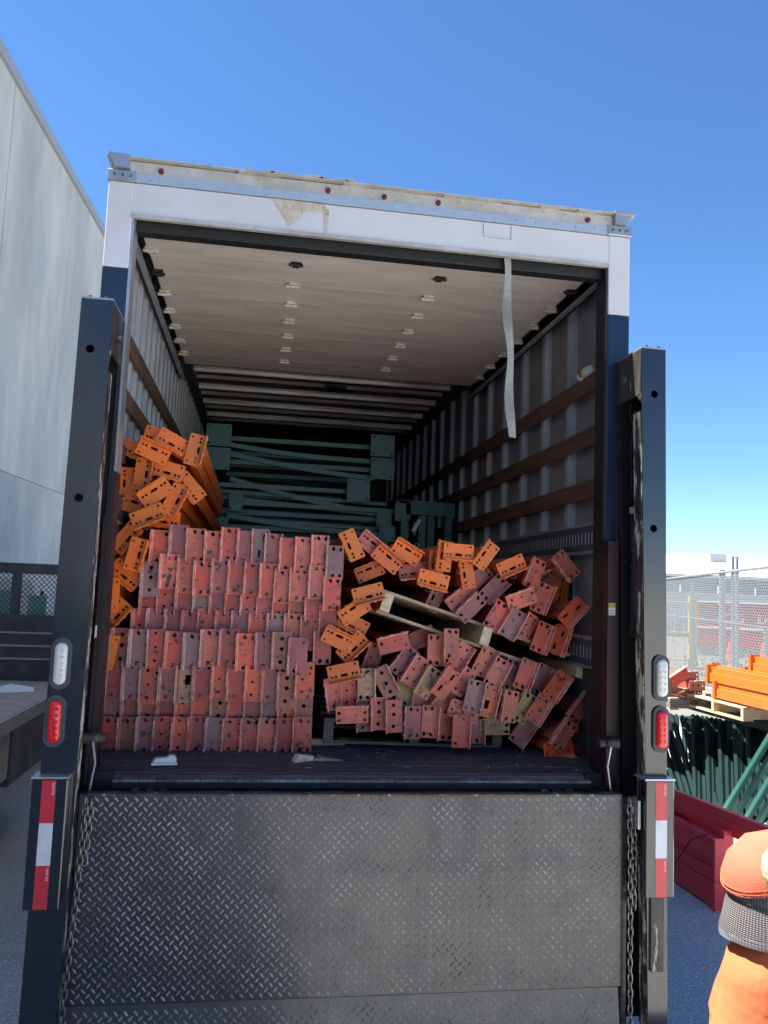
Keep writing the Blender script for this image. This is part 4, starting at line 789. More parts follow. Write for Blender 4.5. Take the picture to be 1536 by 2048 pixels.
def make_beam(x, y, z, phi, col, kind, fl, sc, label, group, yaw=0, pitch=0, tone=None, meshes=None, clip=False):
    t = thing('rack_bar', label, 'rack bar', (x, y, z), (0, 0, 0), group)
    m = Matrix.Rotation(yaw, 3, 'Z') @ Matrix.Rotation(pitch, 3, 'X') @ Matrix.Rotation(RAD(phi) + (pi if fl == 'R' else 0), 3, 'Y')
    t.rotation_euler = m.to_euler(); t.scale = (sc, 1, sc)
    pm, fm, rm = meshes
    for nm, me in (('connector_plate', pm), ('flange', fm), ('rail', rm)):
        o = link(nm, me, t); o.color = tone
    if clip: link('safety_clip', WIRE, t)
    return t
for i, (cl, x, y, z, phi, col, kind, fl, sc, _) in enumerate(BEAMS):
    n, tot = rank[i]
    if cl.startswith('stack'):
        lab = '%s beam with %s, %s from left in %s row of the stack' % (CN[col], HN[kind], ORD[n], cl[6:]); gp = 'red beams in the neat stack'
    else:
        lean = 'upright' if abs(phi) < 10 else ('flat' if abs(phi) > 68 else ('right-leaning' if phi > 0 else 'left-leaning'))
        nn = '' if tot == 1 else (', ' + ORD[n] + ' such from left')
        lab = '%s %s %s, %s, %s%s' % (lean, CN[col], 'beam', HN[kind], ZONE[cl], nn); gp = GRP[cl]
    o_ = col == 'C' and kind == 'C'
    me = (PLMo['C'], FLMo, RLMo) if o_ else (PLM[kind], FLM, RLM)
    yw = random.uniform(-.012, .012); pt_ = random.uniform(-.01, .01)
    if cl == 'left_upper': pt_ = random.uniform(-.10, -.06) * 0 - .02
    if x > .95: yw = random.uniform(.02, .05)
    if x < -1.0: yw = -random.uniform(.02, .05)
    make_beam(x, y, z, phi, col, kind, fl, sc, lab, gp, yw, pt_, mcol(col), me, clip=o_ and random.random() < .5)
# ------------------------------------------------------------------ pallets inside
def board_pallet(t, L_, W_, m, me, nd=5, hs=.09, tb=.016, nb=3, over=.0):
    for x in (-L_ / 2 + .02, 0, L_ / 2 - .02):
        s = MB().box(x - .024, x + .024, -over, W_, -hs / 2, hs / 2).build('stringer', m, t)
        MB().box(x - .0245, x + .0245, -over - .003, -over, -hs / 2, hs / 2).build('sawn_end', me, s)
    for k in range(nd): y = k * (W_ - .1) / (nd - 1); MB().box(-L_ / 2 - random.uniform(0, .01), L_ / 2, y, y + .09, hs / 2 + .001, hs / 2 + tb).build('deck_board', m, t)
    for k in range(nb): y = k * (W_ - .1) / (nb - 1); MB().box(-L_ / 2, L_ / 2, y, y + .09, -hs / 2 - tb, -hs / 2 - .001).build('bottom_board', m, t)
t = thing('wooden_pallet', 'weathered wooden pallet tilted steeply down to the right between red beams', 'pallet', (.665, .50, .575), (0, RAD(16.5), 0), 'pallets in the truck')
board_pallet(t, 1.10, 1.0, M['wood'], M['woodend'], over=.10)
t = thing('wooden_pallet', 'grey flat pallet on the truck floor under the right heap', 'pallet', (.35, .56, .067), (0, RAD(1.5), RAD(2)), 'pallets in the truck')
board_pallet(t, .92, 1.0, M['greywood'], M['greywood'])
tag(MB().box(-.10, .10, -.02, .02, 0, .03).build('wood_block', M['wood'], loc=(-.10, .60, .001), rot=(0, 0, .1)), 'short wooden block on the floor right of the neat stack', 'wood block')
w = MB(); w.prism([(-.05, 0), (.045, 0), (.05, .022), (-.03, .034)], 'y', -.02, .02)
tag(w.build('wood_offcut', M['woodend'], bev=.003, loc=(-.235, .20, .001), rot=(0, 0, .5)), 'broken pale wood offcut lying before the neat stack', 'wood offcut')
w = MB(); w.v = [(-.07, -.012, .001), (.10, .0, .001), (.02, .028, .001), (-.07, .02, .001), (-.07, -.012, .008), (.10, 0, .004), (.02, .028, .009), (-.07, .02, .009)]
w.f = [(0, 3, 2, 1), (4, 5, 6, 7), (0, 1, 5, 4), (1, 2, 6, 5), (2, 3, 7, 6), (3, 0, 4, 7)]
tag(w.build('wood_splinter', M['brightwood'], loc=(-.15, .22, 0)), 'flat pointed wood splinter beside the pale offcut', 'wood splinter')
w = MB(); w.prism([(-.045, 0), (.05, 0), (.052, .022), (.045, .038), (.02, .040), (.01, .030), (-.04, .028), (-.05, .012)], 'y', -.016, .020)
wr = thing('foam_wrapper', 'crumpled white foam wrapper lying on the left of the truck floor', 'wrapper', (-.835, .12, .001), (0, 0, .12))
w.build('wrapper_body', M['plastic'], wr, bev=.004); MB().box(-.055, .055, -.030, -.017, 0, .012).build('wrapper_flap', M['plastic'], wr, bev=.003)
ch = MB()
for i in range(60):
    x, y = random.uniform(-.3, 1.1), random.uniform(.02, .5); a = random.uniform(0, pi); l_ = random.choice((.004, .006, .008, .016, .025)); ch.bar((x, y, .003), (x + l_ * cos(a), y + l_ * sin(a), .004), .002 + l_ * .12, .002)
for i in range(25):
    x, y = random.uniform(-1.05, -.3), random.uniform(.02, .4); a = random.uniform(0, pi); l_ = random.choice((.003, .005, .008)); ch.bar((x, y, .003), (x + l_ * cos(a), y + l_ * sin(a), .004), .002, .002)
ch.build('wood_chips', M['brightwood'], kind='stuff', label='scattered pale wood chips on the truck floor')
bt = thing('crumpled_package', 'crumpled plastic package with yellow label tucked behind the top right slat', 'package', (1.162, .36, 1.945), (0, .1, .3))
MB().tube([(0, -.05, .01), (0, -.03, .012), (0, .02, .01), (0, .06, -.005)], [.012, .034, .030, .02], 8).build('wrap_body', M['plastic'], bt)
MB().tube([(0, .0, .0107), (0, .018, .0107)], [.0335, .032], 8, caps=False).build('wrap_label', M['yellow'], bt)
MB().tube([(0, .02, .0107), (0, .04, .006)], [.0315, .027], 8, caps=False).build('wrap_band', M['redtape'], bt)

# ------------------------------------------------------------------ green rack frames inside
def green_frame(x0, x1, z, y0, lab, fpw=.19, fph=.17, dy=0):
    t = thing('rack_upright', lab, 'rack frame', (x0, y0, z), group='green rack uprights lying in the truck')
    L_ = 3.9; W_ = x1 - x0
    for x in (0, W_):
        p = MB().box(x - .038, x + .038, .006, L_, -.035, .035).build('post', M['green'], t)
        h_ = [circ(x + sx * fpw * .38, sz * fph * .38, .008, 8) for sx in (-1, 1) for sz in (-1, 1)]
        link('foot_plate', plate(rect(x - fpw / 2, x + fpw / 2, -fph / 2, fph / 2), h_, .006, 'foot_plate', M['green']), t)
    zz = .0
    for k in range(5):
        y = .12 + k * .75
        MB().box(.038, W_ - .038, y, y + .035, -.018, .018).build('brace', M['green'], t)
        if k in (1, 3): MB().bar((.04, y + .04, 0), (W_ - .04, y + .73, 0), .03, .034).build('brace', M['green'], t)
    return t
for i, (x0, x1, z, y0, w_, h_, lab) in enumerate([
    (-.85, .49, 1.985, 3.0, .20, .18, 'topmost green rack upright lying across the back of the load'),
    (-.85, .50, 1.795, 3.02, .20, .18, 'second green rack upright from the top, lying right under the topmost'),
    (-.99, .31, 1.605, 3.06, .19, .19, 'green rack upright whose square foot plate sits left of the others'),
    (-.685, .69, 1.455, 3.0, .11, .16, 'green rack upright with narrow foot plates at mid height of the pile'),
    (-.87, .54, 1.385, 3.1, .13, .15, 'green rack upright just behind the narrow-footed one'),
    (-.80, .55, 1.255, 2.98, .13, .13, 'green rack upright low in the pile above the red stack'),
    (-.86, .50, 1.13, 3.0, .13, .12, 'lowest visible green rack upright, just over the red stack')]):
    green_frame(x0, x1, z, y0, lab, w_, h_)
for i, (xa, za, xb, zb, y) in enumerate([(-.8, 1.86, .45, 1.72, 3.12), (-.75, 1.66, .3, 1.46, 3.2), (-.75, 1.34, .6, 1.24, 3.05), (-.8, 1.93, .4, 1.86, 3.1), (-.8, 1.20, .55, 1.17, 3.02)]):
    t = thing('loose_brace', ['sagging green brace just under the top frames', 'steeper green brace crossing the pile middle', 'green brace drooping across the lower pile', 'uppermost loose green brace by the top foot plates', 'lowest loose green brace above the red stack'][i], 'brace', (xa, y, za), group='loose green braces')
    mb = MB(); n = 6
    for k in range(n):
        p = lambda u: Vector(((xb - xa) * u, .02 * k * 0, (zb - za) * u - .02 * sin(u * pi)))
        mb.bar(p(k / n), p((k + 1) / n), .03, .038)
    mb.build('brace_bar', M['green'], t)
for i, (za, zb, y) in enumerate([(1.56, 1.52, 3.25), (1.50, 1.42, 3.18), (1.41, 1.37, 3.3), (1.33, 1.30, 3.2), (1.26, 1.28, 3.32), (1.22, 1.12, 3.24), (1.14, 1.15, 3.34), (1.08, 1.05, 3.1)]):
    t = thing('loose_brace', 'thin green bar lying across the load, %s down among the loose bars' % ORD[i], 'brace', (-.82, y, za), group='loose green bars')
    MB().bar((0, 0, 0), (1.40, 0, zb - za), .03, .03).build('brace_bar', M['green'], t)
for i, (x, w_, lab) in enumerate([(.79, .34, 'green rack upright standing with its wide foot plate up, left one'), (1.02, .22, 'green rack upright standing by the right wall with its foot plate up')]):
    t = thing('rack_upright', lab, 'rack frame', (x, 3.0 + .03 * i, 0), group='green rack uprights standing at the right')
    h_ = [circ(sx * w_ * .40, 1.485 + sz * .0, .007, 8) for sx in (-1, 1) for sz in (0,)]
    link('foot_plate', plate(rect(-w_ / 2, w_ / 2, 1.425, 1.54), h_, .006, 'foot_plate', M['green']), t)
    for dx in (-.09, .06): MB().box(dx - .03, dx + .03, .008, .06, .01, 1.42).build('post', M['green'], t)
t = tag(MB().box(-.09, .0, 0, .006, 0, .15).build('spacer_plate', M['green'], loc=(.70, 2.97, 1.36)), 'small green plate beside the standing upright', 'plate')
t = tag(MB().box(-.015, .015, 0, .003, -.06, .06).build('paper_tag', M['sticker'], loc=(.79, 2.95, 1.33), rot=(0, .5, 0)), 'white paper tag hanging from the standing green upright', 'tag')
t = tag(MB().box(-.92, .92, .03, .06, 0, 1.05).build('load_board', M['green'], loc=(0, 3.1, 0.01)), 'green sheet standing behind the red beams low in the load', 'sheet')

# ------------------------------------------------------------------ flatbed truck at the left
fb = thing('flatbed_truck', 'dark flatbed truck with mesh headboard parked against the pale wall', 'truck', (-3.2, 4, G))
FO = Vector((3.2, -4, -G))
def Q_(mb, name, m, parent=None, **kw):
    o = mb.build(name, m, parent or fb, **kw)
    if parent is None: o.location = FO
    return o
for i in range(9):
    x0 = -4.35 + i * .2635; Q_(MB().box(x0, x0 + .260, .8, 3.78, -.125, -.095), 'deck_board', M['deck'])
Q_(MB().box(-4.4, -1.98, .78, 3.8, -.19, -.126), 'deck_frame', M['flat'])
Q_(MB().box(-1.978, -1.955, .78, 3.8, -.185, -.097), 'side_rail', M['deck'])
Q_(MB().box(-3.7, -2.5, .9, 7.8, -.42, -.20), 'chassis', M['flat'])
for x0, x1, z0, z1 in ((-4.35, -2.0, .81, .90), (-2.56, -2.49, .46, .81), (-2.09, -2.0, -.09, .81), (-4.35, -4.28, -.09, .81), (-3.5, -3.43, .46, .81)):
    Q_(MB().box(x0, x1, 3.80, 3.85, z0, z1), 'headboard_frame', M['flat'])
hb = Q_(MB().box(-4.28, -2.09, 3.81, 3.84, -.10, .46), 'headboard_panel', M['flat'])
for z in (.30, .19, .08): MB().box(-4.28, -2.09, 3.795, 3.81, z, z + .014).build('headboard_rib', M['deck'], hb)
mm = MB(); p_ = .042
for k in range(-10, 62):
    for sg in (1, -1):
        xa = -4.3 + k * p_; za = .455 if sg > 0 else .815; L_ = .36
        xb = xa + L_ * .95; zb = za + sg * L_
        if xa < -4.28: za += sg * (-4.28 - xa) / .95; xa = -4.28
        if xb > -2.09: zb -= sg * (xb + 2.09) / .95; xb = -2.09
        if xa < xb: mm.bar((xa, 3.825, za), (xb, 3.825, zb), .004, .006)
Q_(mm, 'headboard_mesh', M['flat'], kind='stuff')
Q_(MB().prism([(3.95, -.15), (6.0, -.15), (6.1, .35), (5.5, .5), (5.1, .75), (4.0, .77)], 'x', -4.2, -2.75), 'cab', M['bldg'])
Q_(MB().box(-4.0, -2.60, 3.93, 3.948, .38, .66), 'cab_window', M['bluegreen'])
mi = Q_(MB().box(-2.42, -2.40, 4.2, 4.24, .30, .66), 'mirror_arm', M['dark']); MB().box(-2.52, -2.36, 4.19, 4.20, .40, .62).build('mirror', M['bluegreen'], mi)
Q_(MB().box(-2.7, -2.05, 2.3, 3.2, -.62, -.20), 'toolbox', M['flat'], bev=.01)
Q_(MB().box(-2.35, -2.05, 1.85, 2.25, -.55, -.2), 'bracket_box', M['deck'])
for y in (1.5, 6.6):
    for x in (-4.2, -2.55):
        w_ = Q_(MB().tube([(x, y, G + .40), (x + .28, y, G + .40)], .40, 26), 'wheel', M['dark'])
        MB().tube([(x + .281, y, G + .40), (x + .295, y, G + .40)], .22, 18).build('rim', M['deck'], w_)
pg = MB(); pg.v = [(0, 0, 0), (.12, .02, .0), (.30, .05, .004), (.28, .12, .03), (.1, .16, .035), (-.02, .1, .02), (.12, .07, .06)]; pg.f = [(0, 1, 6), (1, 2, 6), (2, 3, 6), (3, 4, 6), (4, 5, 6), (5, 0, 6)]
tag(pg.build('paper_sheet', M['paper'], loc=(-2.42, 3.0, -.094)), 'crumpled white paper lying on the flatbed deck', 'paper')

# ------------------------------------------------------------------ yard at the right
# dark red beams lying on the ground
RM = (plate(outl(0), [], PT, 'connector_plate', M['redbeam']), flange_mesh(M['redbeam'], (-.058, -.02, .02, .058)), rail_mesh(2.7, M['redbeam'], .062))
for i, (x, y, z, sc, yw, lab) in enumerate([
    (2.520, 1.22, -1.070, 1.05, .02, 'dark red beam lying lowest on the asphalt, nearest its bundle end'),
    (2.640, 1.30, -1.070, 1.05, .01, 'dark red beam on the asphalt behind the lowest front one'),
    (2.560, 1.29, -.935, 1.05, .03, 'dark red beam lying second in the front face of the ground bundle'),
    (2.535, 1.24, -.800, 1.05, -.01, 'dark red beam third up in the front face of the ground bundle'),
    (2.640, 1.31, -.770, 1.05, .0, 'dark red beam tucked behind the upper front beam of the bundle'),
    (2.760, .98, -.655, 1.15, .12, 'topmost dark red beam lying askew over the ground bundle'),
    (2.680, 1.30, -.935, 1.05, .0, 'dark red beam at the back of the ground bundle')]):
    make_beam(x, y + (.16 if i != 5 else 0), z, 0, 'R', 'A', 'L', sc, lab, 'dark red beams on the ground', yw, 0, (1, 1, 1, 1), RM)
wtie = MB().tube([(2.463, 1.95, -1.13), (2.45, 1.75, -.95), (2.455, 1.6, -.78), (2.47, 1.42, -.69)], .004, 6)
tag(wtie.build('tie_wire', M['dark']), 'black wire tied round the dark red ground beams', 'wire')
# pallets and orange beams on the green pile
PZ = -.20
for i, y in enumerate((3.28, 1.5)):
    t = thing('wooden_pallet', ['fresh pale pallet under the far ends of the orange beams', 'fresh pale pallet nearer the camera under the orange beams'][i], 'pallet', (4.52, y, PZ), (0, 0, 0), 'pallets on the green pile')
    W_ = 1.0
    for yy in (.02, .5, .98):
        MB().box(-.60, .60, yy - .02, yy + .02, -.045, .045).build('stringer', M['brightwood'], t)
    for k in range(6): x = -.60 + k * .22; MB().box(x, x + .10, 0, W_, .046, .062).build('deck_board', M['brightwood'], t)
    for k in range(3): x = -.60 + k * .55; MB().box(x, x + .10, 0, W_, -.062, -.046).build('bottom_board', M['brightwood'], t)
OM = (plate(outl(0), [], PT, 'connector_plate', M['paint_clean']), FLMo, rail_mesh(2.6, M['paint_clean'], .062, -1))
k = 0
for i, (x, y, z, lab) in enumerate([
    (3.99, 3.78, -.045, 'lowest orange beam at the left front of the pallet pile'), (4.12, 3.70, -.045, 'orange beam second along the bottom layer on the pallet'),
    (4.00, 3.92, .095, 'orange beam in the upper layer at the left edge of the pallet'), (4.13, 4.06, .10, 'orange beam behind the upper left one on the pallet'),
    (4.27, 3.85, -.045, 'orange beam third along the bottom layer on the pallet'), (4.26, 3.7, .10, 'orange beam third along the upper layer on the pallet'), (4.22, 3.55, .23, 'topmost orange beam on the pallet pile')]):
    t = make_beam(x, y, z, 0, 'C', 'F', 'R', 1.15, lab, 'orange beams on the pallets', 0, 0, (.60, .145, .013, 1), OM)
    t.rotation_euler = (Matrix.Rotation(pi + random.uniform(-.02, .02), 3, 'Z') @ Matrix.Rotation(pi, 3, 'Y')).to_euler()
for i, (x, y, z, kd, co, lab) in enumerate([(4.02, 4.22, -.06, 'D', 'B', 'brown beam end left of the orange beams, its holes facing the camera'), (3.80, 4.18, .03, 'F', 'R', 'old red beam end sloping down behind the mast'),
    (3.99, 4.30, .03, 'A', 'B', 'greyed brown beam end on top of the brown one'), (3.74, 4.30, -.09, 'A', 'G', 'grey beam end low behind the mast'), (4.00, 4.26, -.15, 'C', 'B', 'brown beam end with a slot lowest of the old ones')]):
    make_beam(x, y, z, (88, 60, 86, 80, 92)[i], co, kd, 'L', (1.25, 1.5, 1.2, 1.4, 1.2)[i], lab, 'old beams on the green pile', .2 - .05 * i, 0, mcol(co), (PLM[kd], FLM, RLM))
t = thing('wooden_pallet', 'old darker pallet edge under the brown beam ends', 'pallet', (4.30, 4.25, -.24), (0, 0, .1), 'pallets on the green pile')
for yy in (.02, .5, .98): MB().box(-.60, .60, yy - .02, yy + .02, -.045, .045).build('stringer', M['greywood'], t)
for k in range(5): x = -.60 + k * .26; MB().box(x, x + .10, 0, 1.0, .046, .062).build('deck_board', M['wood'], t)
for k in range(3): x = -.60 + k * .55; MB().box(x, x + .10, 0, 1.0, -.062, -.046).build('bottom_board', M['wood'], t)
# green upright pile under the pallets
for i, (a, b, wd) in enumerate(GREENS):
    t = thing('rack_post', GLAB[i], 'rack post', a, group='green rack posts in the yard pile')
    d = Vector(b) - Vector(a)
    MB().bar((0, 0, 0), d, wd, wd * .8, up=(0, 1, 0)).build('post_tube', M['green'] if 'sunlit' in GLAB[i] else M['greenshade'], t)
t = thing('rack_crossbar', 'long dark green bar carrying the pallets over the pile', 'rack bar', (4.05, 1.2, -.30), group=None)
for i in range(6): MB().box(.05 + i * .22, .11 + i * .22, 0, 3.4, -.035, .03).build('bar', M['greenshade'], t)
# chain link fence, oblique
F0, F1 = Vector((9.6, 15.5, G)), Vector((6.45, 6.0, G)); FH = 2.50
fd = (F1 - F0); FL_ = fd.length; fdn = fd.normalized()
fc = thing('chain_link_fence', 'galvanised chain link fence crossing the yard behind the pallets', 'fence', F0, (0, 0, math.atan2(fdn.y, fdn.x)))
wm = MB(); p_ = .085
nk = int((FL_ + FH) / p_)
for k in range(nk):
    for sg in (1, -1):
        xa = -FH + k * p_; xb = xa + FH; za, zb = (0.03, FH) if sg > 0 else (FH, 0.03); s_ = (zb - za) / (xb - xa)
        if xa < 0: za += s_ * (0 - xa); xa = 0
        if xb > FL_: zb -= s_ * (xb - FL_); xb = FL_
        if xb > xa: wm.bar((xa, 0, za), (xb, 0, zb), .0058, .005)
wm.build('wire_mesh', M['zinc'], fc, kind='stuff')
MB().tube([(0, 0, FH), (FL_, 0, FH)], .024, 8).build('top_rail', M['zinc'], fc); MB().tube([(0, 0.03, 1.62), (FL_, 0.03, 1.62)], .018, 8).build('mid_rail', M['zinc'], fc)
for s_, r_, h_ in ((.05, .03, FH), (3.3, .03, FH), (5.82, .058, FH + .06), (6.55, .030, FH + .26), (6.82, .030, FH + .24), (8.4, .03, 1.62)):
    MB().tube([(s_, .06, 0), (s_, .06, h_)], r_, 10).build('fence_post', M['zinc'], fc)
# yellow gate
yg = thing('yellow_gate', 'yellow tubular gate standing behind the chain link fence', 'gate', (10.35, 19.0, G), (0, 0, .0))
for x in (2.0, 2.14): MB().tube([(x, 0, 0), (x, 0, 2.15)], .075, 8).build('gate_post', M['yellow'], yg)
for z in (.25, 1.05, 1.95): MB().tube([(-1.5, 0, z), (1.95, 0, z)], .03, 8).build('gate_rail', M['yellow'], yg)
for i in range(12): MB().tube([(-1.4 + i * .29, 0, .25), (-1.4 + i * .29, 0, 1.95)], .012, 6).build('gate_bar', M['yellow'], yg)
# red kiosk with white letters
rk = thing('red_kiosk', 'red roadside kiosk with white trim and white letters behind the fence', 'kiosk', (16.05, 25.0, G), (0, 0, -.50))
for a, b in ((0, 1.35), (1.37, 2.5), (2.52, 4.8)): MB().box(a, b, 0, 2.2, .36, 1.98).build('wall_panel', M['redbox'], rk)
MB().box(-.05, 4.9, -.08, 2.3, 1.985, 2.05).build('roof', M['bldgw'], rk); MB().box(.0, 4.85, -.02, 0, 1.02, 1.10).build('trim_band', M['bldgw'], rk)
MB().box(.1, .35, -.015, 0, 1.2, 1.75).box(.60, .85, -.015, 0, 1.2, 1.75).build('window', M['bglass'], rk)
text('lettering', 'OG', .46, M['ink'], rk, (1.28, -.03, 1.42), (pi / 2, 0, 0)); text('lettering', 'EKS', .46, M['ink'], rk, (2.42, -.03, 1.42), (pi / 2, 0, 0))
MB().box(0, 4.8, .05, 2.1, 0, .355).build('base', M['coping'], rk)
for i, (x, y) in enumerate(((15.2, 21.5), (16.2, 21.2))):
    c_ = thing('traffic_cone', ['orange red cone left of the fence post', 'red cone standing right of the gate posts'][i], 'cone', (x, y, G), group='cones beyond the fence')
    MB().tube([(0, 0, .04), (0, 0, .7)], [.17, .03], 12).build('cone_body', mat('cone_red', (.7, .06, .03), .5), c_); MB().box(-.2, .2, -.2, .2, 0, .04).build('cone_base', M['dark'], c_)
# low white-roofed building far behind
bd = thing('white_building', 'long low building with white sunlit roof beyond the yard fence', 'building', (21, 41, G), (0, 0, 0))
MB().box(-4, 30, 0, 20, 0, 2.55).build('wall', M['bldg'], bd)
MB().box(-4.2, 30, -.6, 20, 3.45, 3.62).build('eave', M['bldgw'], bd)
r_ = MB(); r_.v = [(-4.2, -.6, 3.625), (30, -.6, 3.625), (30, 9, 5.3), (-4.2, 9, 5.3)]; r_.f = [(0, 1, 2, 3)]; rf_ = r_.build('roof', M['bldgw'], bd)
for i in range(14): MB().box(-4 + i * 2.42, -4 + i * 2.42 + 2.3, -.05, 0, 2.56, 3.44).build('window', M['bglass'], bd)
MB().box(8.6, 9.8, 5.8, 6.8, 4.75, 5.32).build('roof_hatch', M['coping'], rf_)
# weeds by the fence
wd = MB()
for i in range(900):
    x, y = random.gauss(12.0, .8), random.gauss(15.8, .8); z = G + abs(random.gauss(0, .28)); a = random.uniform(0, 6.3); n = len(wd.v); l_ = .05
    wd.v += [(x, y, z), (x + l_ * cos(a), y + l_ * sin(a), z + .03), (x + .02, y - .02, z + .09)]; wd.f.append((n, n + 1, n + 2))
wd.build('weeds', M['leaf'], kind='stuff', label='green weeds growing at the far side of the fence')
for i, (x, y, s_) in enumerate(((6.0, 5.9, .16), (-2.4, 9.0, .45))):
    b_ = thing('bush', ['small green bush seen through the green posts', 'small dark bush seen through the flatbed mesh'][i], 'bush', (x, y, G))
    mb = MB(); random.seed(40 + i)
    for q in range(1500):
        v = Vector((random.gauss(0, 1), random.gauss(0, 1), random.gauss(0, 1))).normalized() * random.random() ** .4 * s_ * 1.3; v.z = v.z * 1.1 + s_ * 1.5 + (i * .8)
        a = random.uniform(0, 6.3); n = len(mb.v); l_ = .05; mb.v += [tuple(v), (v.x + l_ * cos(a), v.y + l_ * sin(a), v.z + .02), (v.x + .02, v.y - .01, v.z + .05)]; mb.f.append((n, n + 1, n + 2))
    mb.build('leaves', M['leaf'], b_); MB().tube([(0, 0, 0), (.02, 0, s_ + i * .8), (0, .03, s_ * 2 + i * .8)], [.03, .02, .01], 6).build('stem', M['greywood'], b_)

# ------------------------------------------------------------------ the worker at the right edge
def skin_obj(name, verts, edges, radii, m, parent, sub=2, root=0):
    me = bpy.data.meshes.new(name); me.from_pydata([tuple(v) for v in verts], edges, []); me.materials.append(m)
    o = link(name, me, parent); md = o.modifiers.new('skin', 'SKIN'); md.use_smooth_shade = True
    for i, r in enumerate(radii):
        sv = me.skin_vertices[0].data[i]; sv.radius = r if isinstance(r, tuple) else (r, r); sv.use_root = (i == root)
    s2 = o.modifiers.new('sub', 'SUBSURF'); s2.levels = sub; s2.render_levels = sub
    return o
E0 = Vector((.275, -2.455, .02)); W0 = Vector((.262, -2.44, .29)); 
wk = thing('person', 'worker in orange hi-vis sleeve and grey mesh work glove at the right edge', 'person', (.95, -2.5, G))
WOF = -Vector((.95, -2.5, G)); AR = Vector((0.006, 0, .066))
SH = Vector((.66, -2.45, .28))
# body: torso, legs, head, upper arms (one surface)
B = [(.95, -2.5, -.28), (.93, -2.5, -.10), (.92, -2.5, .10), (.91, -2.5, .28), (.91, -2.51, .33),
     (1.05, -2.5, -.34), (1.07, -2.48, -.72), (1.08, -2.5, -1.06), (1.07, -2.62, -1.11),
     (.84, -2.5, -.34), (.83, -2.48, -.72), (.83, -2.5, -1.06), (.82, -2.62, -1.11),
     (1.08, -2.49, .28), (1.14, -2.46, .0), (1.10, -2.58, -.26)]
ED = [(0, 1), (1, 2), (2, 3), (3, 4), (0, 5), (5, 6), (6, 7), (7, 8), (0, 9), (9, 10), (10, 11), (11, 12), (3, 13), (13, 14), (14, 15)]
RD = [(.15, .11), (.14, .105), (.16, .12), (.15, .10), .06, .09, .062, .045, .04, .09, .062, .045, .04, .065, .05, .035]
bo = skin_obj('body', [Vector(b) + WOF for b in B], ED, RD, M['denim'], wk)
# jacket over the torso with the bent arm towards the camera
J = [Vector((.93, -2.5, -.22)), Vector((.92, -2.5, .05)), Vector((.91, -2.5, .27)), Vector((.70, -2.47, .27)), Vector((.50, -2.45, .05)), Vector((.34, -2.45, -.06)), E0 + Vector((-.025, 0, .05)), Vector((.250, -2.45, .15)), Vector((.265, -2.445, .26)), Vector((.265, -2.44, .32)), Vector((1.09, -2.49, .27)), Vector((1.15, -2.46, 0))]
JE = [(0, 1), (1, 2), (2, 3), (3, 4), (4, 5), (5, 6), (6, 7), (7, 8), (8, 9), (2, 10), (10, 11)]
ja = skin_obj('jacket', [j + WOF for j in J], JE, [(.18, .13), (.18, .135), (.17, .12), .085, .075, .072, .092, .088, .063, .046, .085, .07], M['sleeve'], wk)
ds = ja.modifiers.new('folds', 'DISPLACE'); tx = bpy.data.textures.new('folds', 'CLOUDS'); tx.noise_scale = .085; ds.texture = tx; ds.strength = .055; ds.mid_level = .5
# cuff of knitted mesh (lathe with UVs in stitches)
def cuff(name, pts, rs, m, nn=40, uvk=(44, 26)):
    s = MB(); s.tube(pts, rs, nn, caps=False); me = s.mesh(name, m, smooth=True); uv = me.uv_layers.new(name='UVMap'); K = len(pts)
    for p in me.polygons:
        ks = []
        for li, vi in zip(p.loop_indices, p.vertices): ks.append((li, vi % nn, vi // nn))
        cs = [c for _, c, _ in ks]; wrap = max(cs) - min(cs) > nn / 2
        for li, c, r in ks: uv.data[li].uv = (((c + nn) if (wrap and c < nn / 2) else c) / nn * uvk[0], r / (K - 1) * uvk[1])
    return link(name, me, wk, WOF + AR)
cp_ = [Vector((.258, -2.445, z)) for z in (.248, .254, .272, .292, .300, .306, .326, .345)]
cuff('glove_cuff', cp_, [.0625, .063, .0585, .0545, .0505, .0530, .0520, .044], M['knit'])
cuff('cuff_hem', [Vector((.258, -2.445, .246)), Vector((.258, -2.444, .255))], [.0625, .0630], M['hem'])
# gloved hand: cloth gauntlet with a stitched hem, leather palm
HB = Vector((.30, -2.46, .40))
gp_ = [Vector((.269, -2.443, .372)), Vector((.269, -2.443, .384)), Vector((.273, -2.442, .396)), Vector((.284, -2.44, .408)), Vector((.299, -2.44, .417)), Vector((.317, -2.44, .423))]
s_ = MB().tube([p + WOF for p in gp_], [.0615, .0640, .0625, .0560, .0440, .020], 32, caps=False)
hz = lambda x: .42 * (x - (.269 - .95 - .064))
s_.v = [(x, y, z + (hz(x) * (1 - j // 32 / 2) if j < 64 else 0)) for j, (x, y, z) in enumerate(s_.v)]
gl = s_.build('glove', M['salmon'], wk, smooth=True)
dm = gl.modifiers.new('folds', 'DISPLACE'); dm.texture = tx; dm.strength = .006
for zz in (.005, .010):
    MB().tube([(.269 - .95 + .0632 * cos(q * pi / 16), -2.443 + 2.5 + .0632 * sin(q * pi / 16), .372 - G + zz + hz(.269 - .95 + .0632 * cos(q * pi / 16))) for q in range(32)], .0007, 4, closed=True).build('stitching', M['sleeve'], wk)
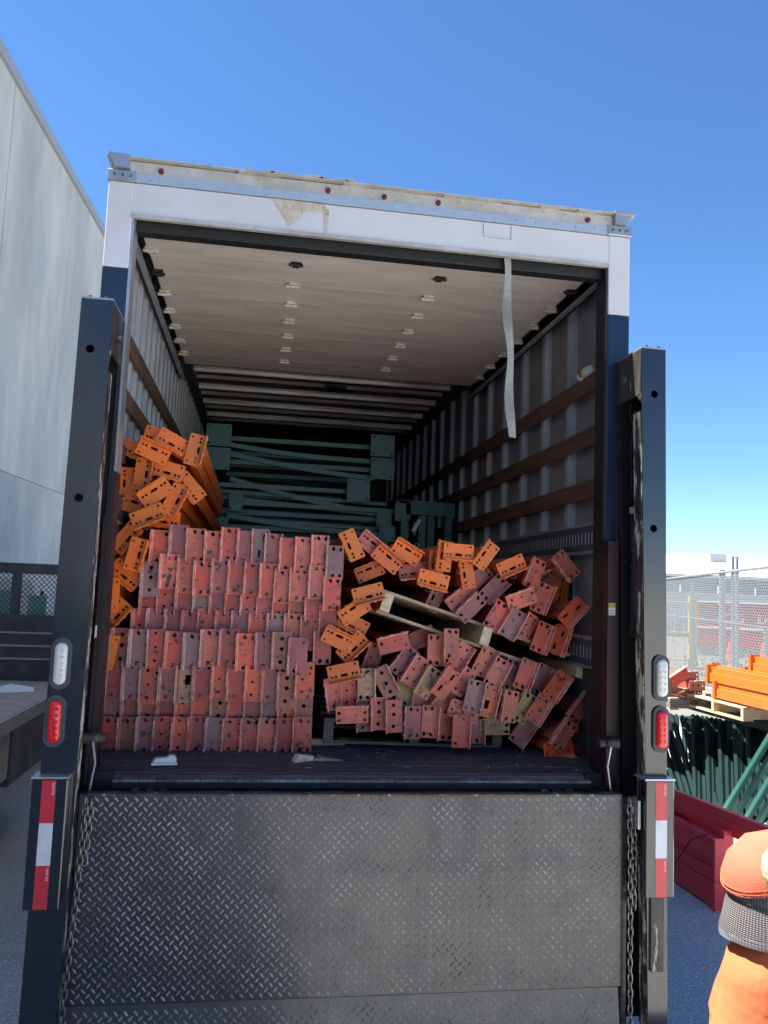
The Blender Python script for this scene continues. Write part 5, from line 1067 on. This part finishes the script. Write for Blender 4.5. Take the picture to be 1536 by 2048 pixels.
skin_obj('leather_palm', [p + WOF for p in (Vector((.243, -2.530, .395)), Vector((.241, -2.533, .430)), Vector((.252, -2.525, .462)))], [(0, 1), (1, 2)], [(.030, .026), (.044, .034), (.036, .030)], M['leather'], wk)
for i in range(4):
    b0 = HB + Vector((.040 + .004 * i, -.048 + .026 * i, .050 - .004 * i)); l_ = (.040, .045, .042, .034)[i]
    f_ = [b0 - Vector((.012, 0, .025)), b0, b0 + Vector((l_ * .75, -.004, l_ * .55)), b0 + Vector((l_ * 1.45, -.014, l_ * .5)), b0 + Vector((l_ * 1.8, -.03, l_ * .05))]
    skin_obj('finger', [p + WOF for p in f_], [(0, 1), (1, 2), (2, 3), (3, 4)], [.011, .0118, .0112, .0105, .009], M['leather'], wk)
f_ = [HB + Vector((.01, -.032, .01)), HB + Vector((.03, -.052, .035)), HB + Vector((.058, -.062, .062)), HB + Vector((.080, -.060, .082))]
skin_obj('thumb', [p + WOF for p in f_], [(0, 1), (1, 2), (2, 3)], [.022, .021, .018, .014], M['leather'], wk)
# head with face
hd_ = skin_obj('head', [Vector(p) + WOF for p in ((.91, -2.50, .30), (.91, -2.53, .52), (.91, -2.535, .60), (.91, -2.60, .56), (.91, -2.63, .545))], [(0, 1), (1, 2), (1, 3), (3, 4)], [(.06, .06), (.078, .092), (.07, .085), (.03, .03), (.014, .014)], M['skin'], wk)
MB().tube([Vector((.91, -2.52, .60)) + WOF, Vector((.91, -2.52, .665)) + WOF, Vector((.91, -2.52, .70)) + WOF], [.115, .10, .05], 16).build('hard_hat', M['bldgw'], wk, smooth=True)
for sx in (-1, 1):
    MB().tube([Vector((.91 + sx * .03, -2.615, .565)) + WOF, Vector((.91 + sx * .03, -2.622, .565)) + WOF], .010, 8).build('eye', M['blackink'], wk)
    MB().tube([Vector((.91 + sx * .083, -2.53, .53)) + WOF, Vector((.91 + sx * .097, -2.53, .55)) + WOF], .016, 8).build('ear', M['skin'], wk)
MB().tube([Vector((.895, -2.612, .505)) + WOF, Vector((.925, -2.612, .505)) + WOF], .004, 6).build('mouth', M['maroon'], wk)
S.render.engine = 'CYCLES'
